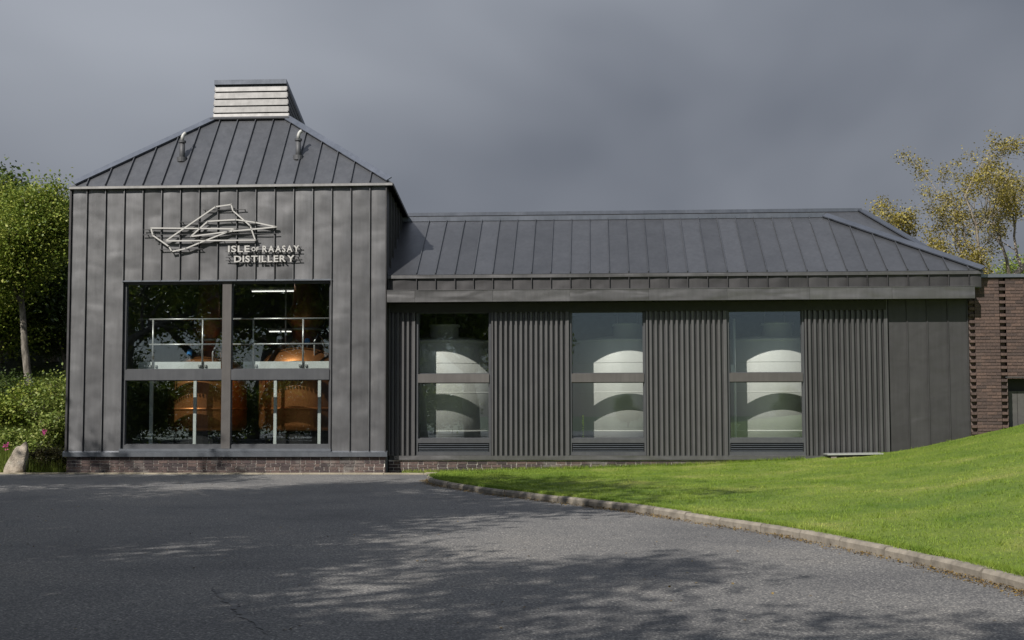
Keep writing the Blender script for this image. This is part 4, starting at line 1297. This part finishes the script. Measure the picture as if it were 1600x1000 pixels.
def tree(name, loc, label, group, seed, H, r0, leafn, size, sig, lm, bark='bark', first=.3, levels=3, nchild=(13, 6, 4), spread=(35, 75), up=.1, ratio=.5, lean=(0, 0), wander_=.12, zmin=None, trunk_frac=.8, clumps=0):
    sg_, tips = grow(seed, H, r0, first, levels, nchild, spread, ratio, wander_, up, (0, 0, 0), lean, trunk_frac)
    if clumps: tips = clump(tips, clumps, seed)
    t_ = thing(name, loc, label, 'tree', group)
    w = wood_mesh(sg_); me = bpy.data.meshes.new('trunk'); me.from_pydata(w.v, [], w.f)
    me.polygons.foreach_set('use_smooth', [True] * len(me.polygons))
    a = link('trunk', me, M[bark], t_, loc)
    pts = leaf_pts(tips, leafn, sig, zmin)
    v_, f_ = leaf_quads(pts, size, .4)
    b_ = np_mesh('crown', v_, f_, M[lm], t_)
    b_.location = (0, 0, 0)
    return t_
def tree_copy(src, loc, rz, sc, label, group):
    c = src.copy(); col.objects.link(c); c.location = loc; c.rotation_euler = (0, 0, rz); c.scale = (sc, sc, sc)
    c['label'] = label; c['group'] = group
    for ch in src.children:
        d = ch.copy(); col.objects.link(d); d.parent = c
    return c
def onbank(px, py, Y):
    p = P(px, py, Y); return Vector((p.x, Y, float(bank_z(p.x, Y))))
# trees beside the tower
gL = 'trees on the bank beside the tower'
tree('broadleaf_tree', onbank(47, 600, 6.0), 'pale-trunked broadleaf tree with sunlit crown on the bank by the tower', gL, 11, 6.9, .12, 48000, .085, .3, 'leaf', first=.5, lean=(.01, 0.0), nchild=(14, 6, 4), ratio=.34, wander_=.07)
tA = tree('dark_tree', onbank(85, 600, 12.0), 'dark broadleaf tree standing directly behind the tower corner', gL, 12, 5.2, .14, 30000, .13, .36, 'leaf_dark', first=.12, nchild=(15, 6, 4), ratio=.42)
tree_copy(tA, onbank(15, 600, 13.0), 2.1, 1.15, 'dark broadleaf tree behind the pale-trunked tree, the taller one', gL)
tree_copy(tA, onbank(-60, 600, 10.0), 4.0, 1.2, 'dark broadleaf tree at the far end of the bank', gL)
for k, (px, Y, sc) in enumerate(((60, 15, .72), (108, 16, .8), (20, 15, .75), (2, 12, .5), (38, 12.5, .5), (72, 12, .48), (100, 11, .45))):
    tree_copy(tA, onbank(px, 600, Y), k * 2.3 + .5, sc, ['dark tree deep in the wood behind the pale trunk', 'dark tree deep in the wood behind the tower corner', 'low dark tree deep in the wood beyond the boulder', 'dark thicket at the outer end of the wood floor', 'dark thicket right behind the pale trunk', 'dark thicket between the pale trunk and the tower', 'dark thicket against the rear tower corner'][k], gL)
tB = tree('broadleaf_tree', onbank(-30, 600, 8.5), 'green broadleaf tree with low boughs beyond the boulder', gL, 14, 6.0, .14, 44000, .095, .38, 'leaf', first=.15, nchild=(15, 6, 4), ratio=.42)
# golden tree behind the annex and the wood round it
gR = 'trees behind the brick annex'
tree('golden_tree', (P(1504, 420, 16).x, 16, 0.6), 'sparse tree with bare pale branches and golden leaf tufts behind the annex', gR, 31, 10.4, .2, 26000, .08, .18, 'leaf_gold', 'bark_pale', first=.3, levels=4, nchild=(9, 5, 4, 4), spread=(25, 65), up=.08, ratio=.5, wander_=.2, clumps=330)
tree('golden_tree', (P(1578, 420, 17).x, 17, 0.6), 'shorter golden-leaved tree with pale forked trunk beside the sparse one', gR, 37, 8.0, .16, 28000, .08, .18, 'leaf_gold', 'bark_pale', first=.3, levels=4, nchild=(9, 5, 4, 4), spread=(25, 70), up=.05, ratio=.52, wander_=.2, clumps=330)
for k, (px, Y, sc) in enumerate(((1590, 30, 1.1), (1510, 34, 1.05), (1640, 28, 1.2), (1700, 24, 1.3))):
    tree_copy(tB, (P(px, 420, Y).x, Y, 0.4), k * 1.7, sc, ['green tree low behind the shorter golden tree', 'green tree low behind the sparse golden tree', 'green tree beyond the annex roof', 'green tree past the far end of the annex'][k], gR)
# trees round the yard, behind and beside the viewer: they shade the tarmac and mirror in the glass
gY = 'tall trees round the yard'
tC = tree('yard_tree', (-14.5, -18.5, 0), 'tall yard tree opposite the boulder end of the tower', gY, 51, 13.0, .3, 14000, .2, .4, 'leaf', first=.3, nchild=(16, 7, 5), ratio=.42, clumps=360)
yt = [((-11.5, -25.5, 0), 1.2, 1.0, 'tall yard tree on the verge opposite the still house'),
      ((-8.5, -35.5, 0), 2.6, 1.0, 'tall yard tree behind the middle of the verge'),
      ((-16.2, -11.2, 0), 4.1, .97, 'tall yard tree on the verge near the boulder'),
      ((-17.0, -36, 0), 5.0, 1.15, 'tall yard tree set back from the verge'),
      ((-26.0, -44, 0), .7, 1.25, 'tall yard tree at the back of the grove'),
      ((-4.0, -44, 0), 3.3, .95, 'tall yard tree nearest the lawn side of the grove'),
      ((-20.0, -26, 0), 2.0, 1.1, 'tall yard tree in the middle of the grove'),
      ((-10.2, -19.8, 0), 3.0, .95, 'tall yard tree just across from the tower window'),
      ((-10.4, -22.0, 0), 1.9, 1.3, 'tall yard tree with boughs reaching over the tarmac'),
      ((-5.6, -32.6, 0), 2.9, .9, 'tall yard tree overhanging the yard entrance'),
      ((-9.4, -29.2, 0), 5.6, 1.0, 'tall yard tree leaning over the open tarmac'),
      ((-6.2, -36.5, 0), .4, 1.05, 'tall yard tree beside the yard entrance')]
for loc, rz, sc, lb in yt: tree_copy(tC, loc, rz, sc, lb, gY)

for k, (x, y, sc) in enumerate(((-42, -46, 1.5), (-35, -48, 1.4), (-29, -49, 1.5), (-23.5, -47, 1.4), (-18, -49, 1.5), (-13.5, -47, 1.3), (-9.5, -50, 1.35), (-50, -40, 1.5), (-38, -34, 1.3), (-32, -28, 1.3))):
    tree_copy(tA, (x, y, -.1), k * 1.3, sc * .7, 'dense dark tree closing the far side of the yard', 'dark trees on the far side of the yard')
for k, (x, y, sc) in enumerate(((-4, -80, .6), (3, -84, .55), (9, -82, .6), (16, -80, .65), (24, -78, .7), (32, -76, .75))):
    tree_copy(tA, (x, y, -.1), k * 1.9, sc, 'low dark tree on the skyline across the yard', 'low trees across the yard')
# shrubs on the bank
def shrub(loc, h, w, n_, size, lm, label, seed, name='shrub'):
    sg_, tips = grow(seed, h, .02, .1, 2, (9, 5), (20, 60), .6, .15, .1, trunk_frac=.75)
    t_ = thing(name, loc, label, 'shrub', 'shrubs on the bank')
    s_ = w
    wv = wood_mesh(sg_); me = bpy.data.meshes.new('stems'); me.from_pydata(wv.v, [], wv.f)
    link('stems', me, M['bark'], t_, loc)
    pts = leaf_pts(tips, n_, w * .16, .03)
    v_, f_ = leaf_quads(pts, size, .5)
    b_ = np_mesh('foliage', v_, f_, M[lm], t_); b_.location = (0, 0, 0)
    return t_
shr = [(18, 1.6, .42, .8, 'leaf_shrub', 'light green leafy shrub behind the boulder'),
       (62, 1.2, .7, .9, 'leaf_shrub', 'bushy green shrub between the boulder and the tower'),
       (92, 1.8, 1.25, 1.0, 'leaf_shrub', 'tall light green shrub against the tower wall'),
       (46, 3.4, 1.15, 1.2, 'leaf', 'leafy green shrub at the foot of the pale trunk'),
       (76, 3.0, 1.55, 1.2, 'leaf_shrub', 'yellow-green shrub below the dark trees by the wall'),
       (2, 3.2, .75, 1.1, 'leaf', 'dense green shrub at the outer end of the bank'),
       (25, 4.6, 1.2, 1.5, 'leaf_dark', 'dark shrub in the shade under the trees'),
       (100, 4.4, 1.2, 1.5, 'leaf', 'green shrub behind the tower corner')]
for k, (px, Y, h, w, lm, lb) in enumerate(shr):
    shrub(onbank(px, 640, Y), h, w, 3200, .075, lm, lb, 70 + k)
ys = shrub((-14, -22, 0), 2.3, 2.2, 7000, .16, 'leaf', 'leafy verge shrub under the yard trees', 83)
ys['group'] = 'shrubs under the yard trees'
for k, (x, y, sc) in enumerate(((-12.6, -26, 1.0), (-15.5, -25.5, 1.1), (-18.2, -27, 1.1), (-11.8, -30, 1.0), (-14.6, -31, 1.15), (-18, -32, 1.2), (-21, -31, 1.2), (-17.5, -21, 1.0), (-11.6, -34.5, 1.1), (-15.5, -37, 1.2), (-20, -38, 1.2), (-24, -38, 1.3), (-10.5, -40, 1.1), (-7.8, -43, 1.1))):
    tree_copy(ys, (x, y, 0), k * 1.1, sc, 'leafy verge shrub under the yard trees', 'shrubs under the yard trees')
for k, (px, Y) in enumerate(((72, .35), (92, .3))):
    shrub(onbank(px, 700, Y), .62, .5, 2200, .05, 'leaf_fern', ['dark brownish fern clump beside the boulder', 'dark brownish fern clump at the brick plinth'][k], 90 + k, 'fern')
# foxgloves
for px, py, Y, lb in ((9, 697, .5, 'pink foxglove flower above the boulder'), (69, 675, 1.1, 'small red-pink flower among the shrubs by the tower')):
    p = P(px, py, Y); gz = float(bank_z(p.x, Y))
    t_ = thing('foxglove', (p.x, Y, gz), lb, 'flower')
    MB().tube([(p.x, Y, gz), (p.x + .01, Y, p.z)], .006, 5).build('stem', M['leaf_shrub'], t_)
    v_, f_ = leaf_quads(np.c_[p.x + rng.normal(0, .03, 40), Y + rng.normal(0, .03, 40), p.z + rng.normal(0, .035, 40)], .05, .2)
    np_mesh('petals', v_, f_, M['petal'], t_)
    pt_ = t_.children[-1]; pt_.location = (-p.x, -Y, -gz); pt_['kind'] = 'stuff'
# boulder
import bmesh
bm = bmesh.new(); bmesh.ops.create_icosphere(bm, subdivisions=4, radius=1)
pl_ = P(7, 740, -.05); pr_ = P(44, 740, -.05); ptop = P(43, 700, -.05)
for v in bm.verts:
    c = v.co.copy()
    n_ = math.sin(c.x*4.1 + 1) * math.sin(c.y*3.7) * .12 + math.sin(c.z*7.3 + c.x*5) * .07
    c *= 1 + n_
    q = max(abs(c.x), .001)
    c = Vector((math.copysign(min(abs(c.x), .8), c.x), math.copysign(min(abs(c.y), .7), c.y), c.z))
    z = (c.z + .75) * .42
    lean_ = z * .28
    wd_ = (1 - .5 * max(0, z) / .75)
    v.co = Vector((c.x * .32 * wd_ + lean_ - .06, c.y * .3 * wd_, z))
me = bpy.data.meshes.new('boulder'); bm.to_mesh(me); bm.free()
bo = link('boulder', me, M['rock'], None, (P(25, 740, .05).x, .1, -.05))
tag(bo, 'pale leaning boulder at the edge of the tarmac', 'boulder')
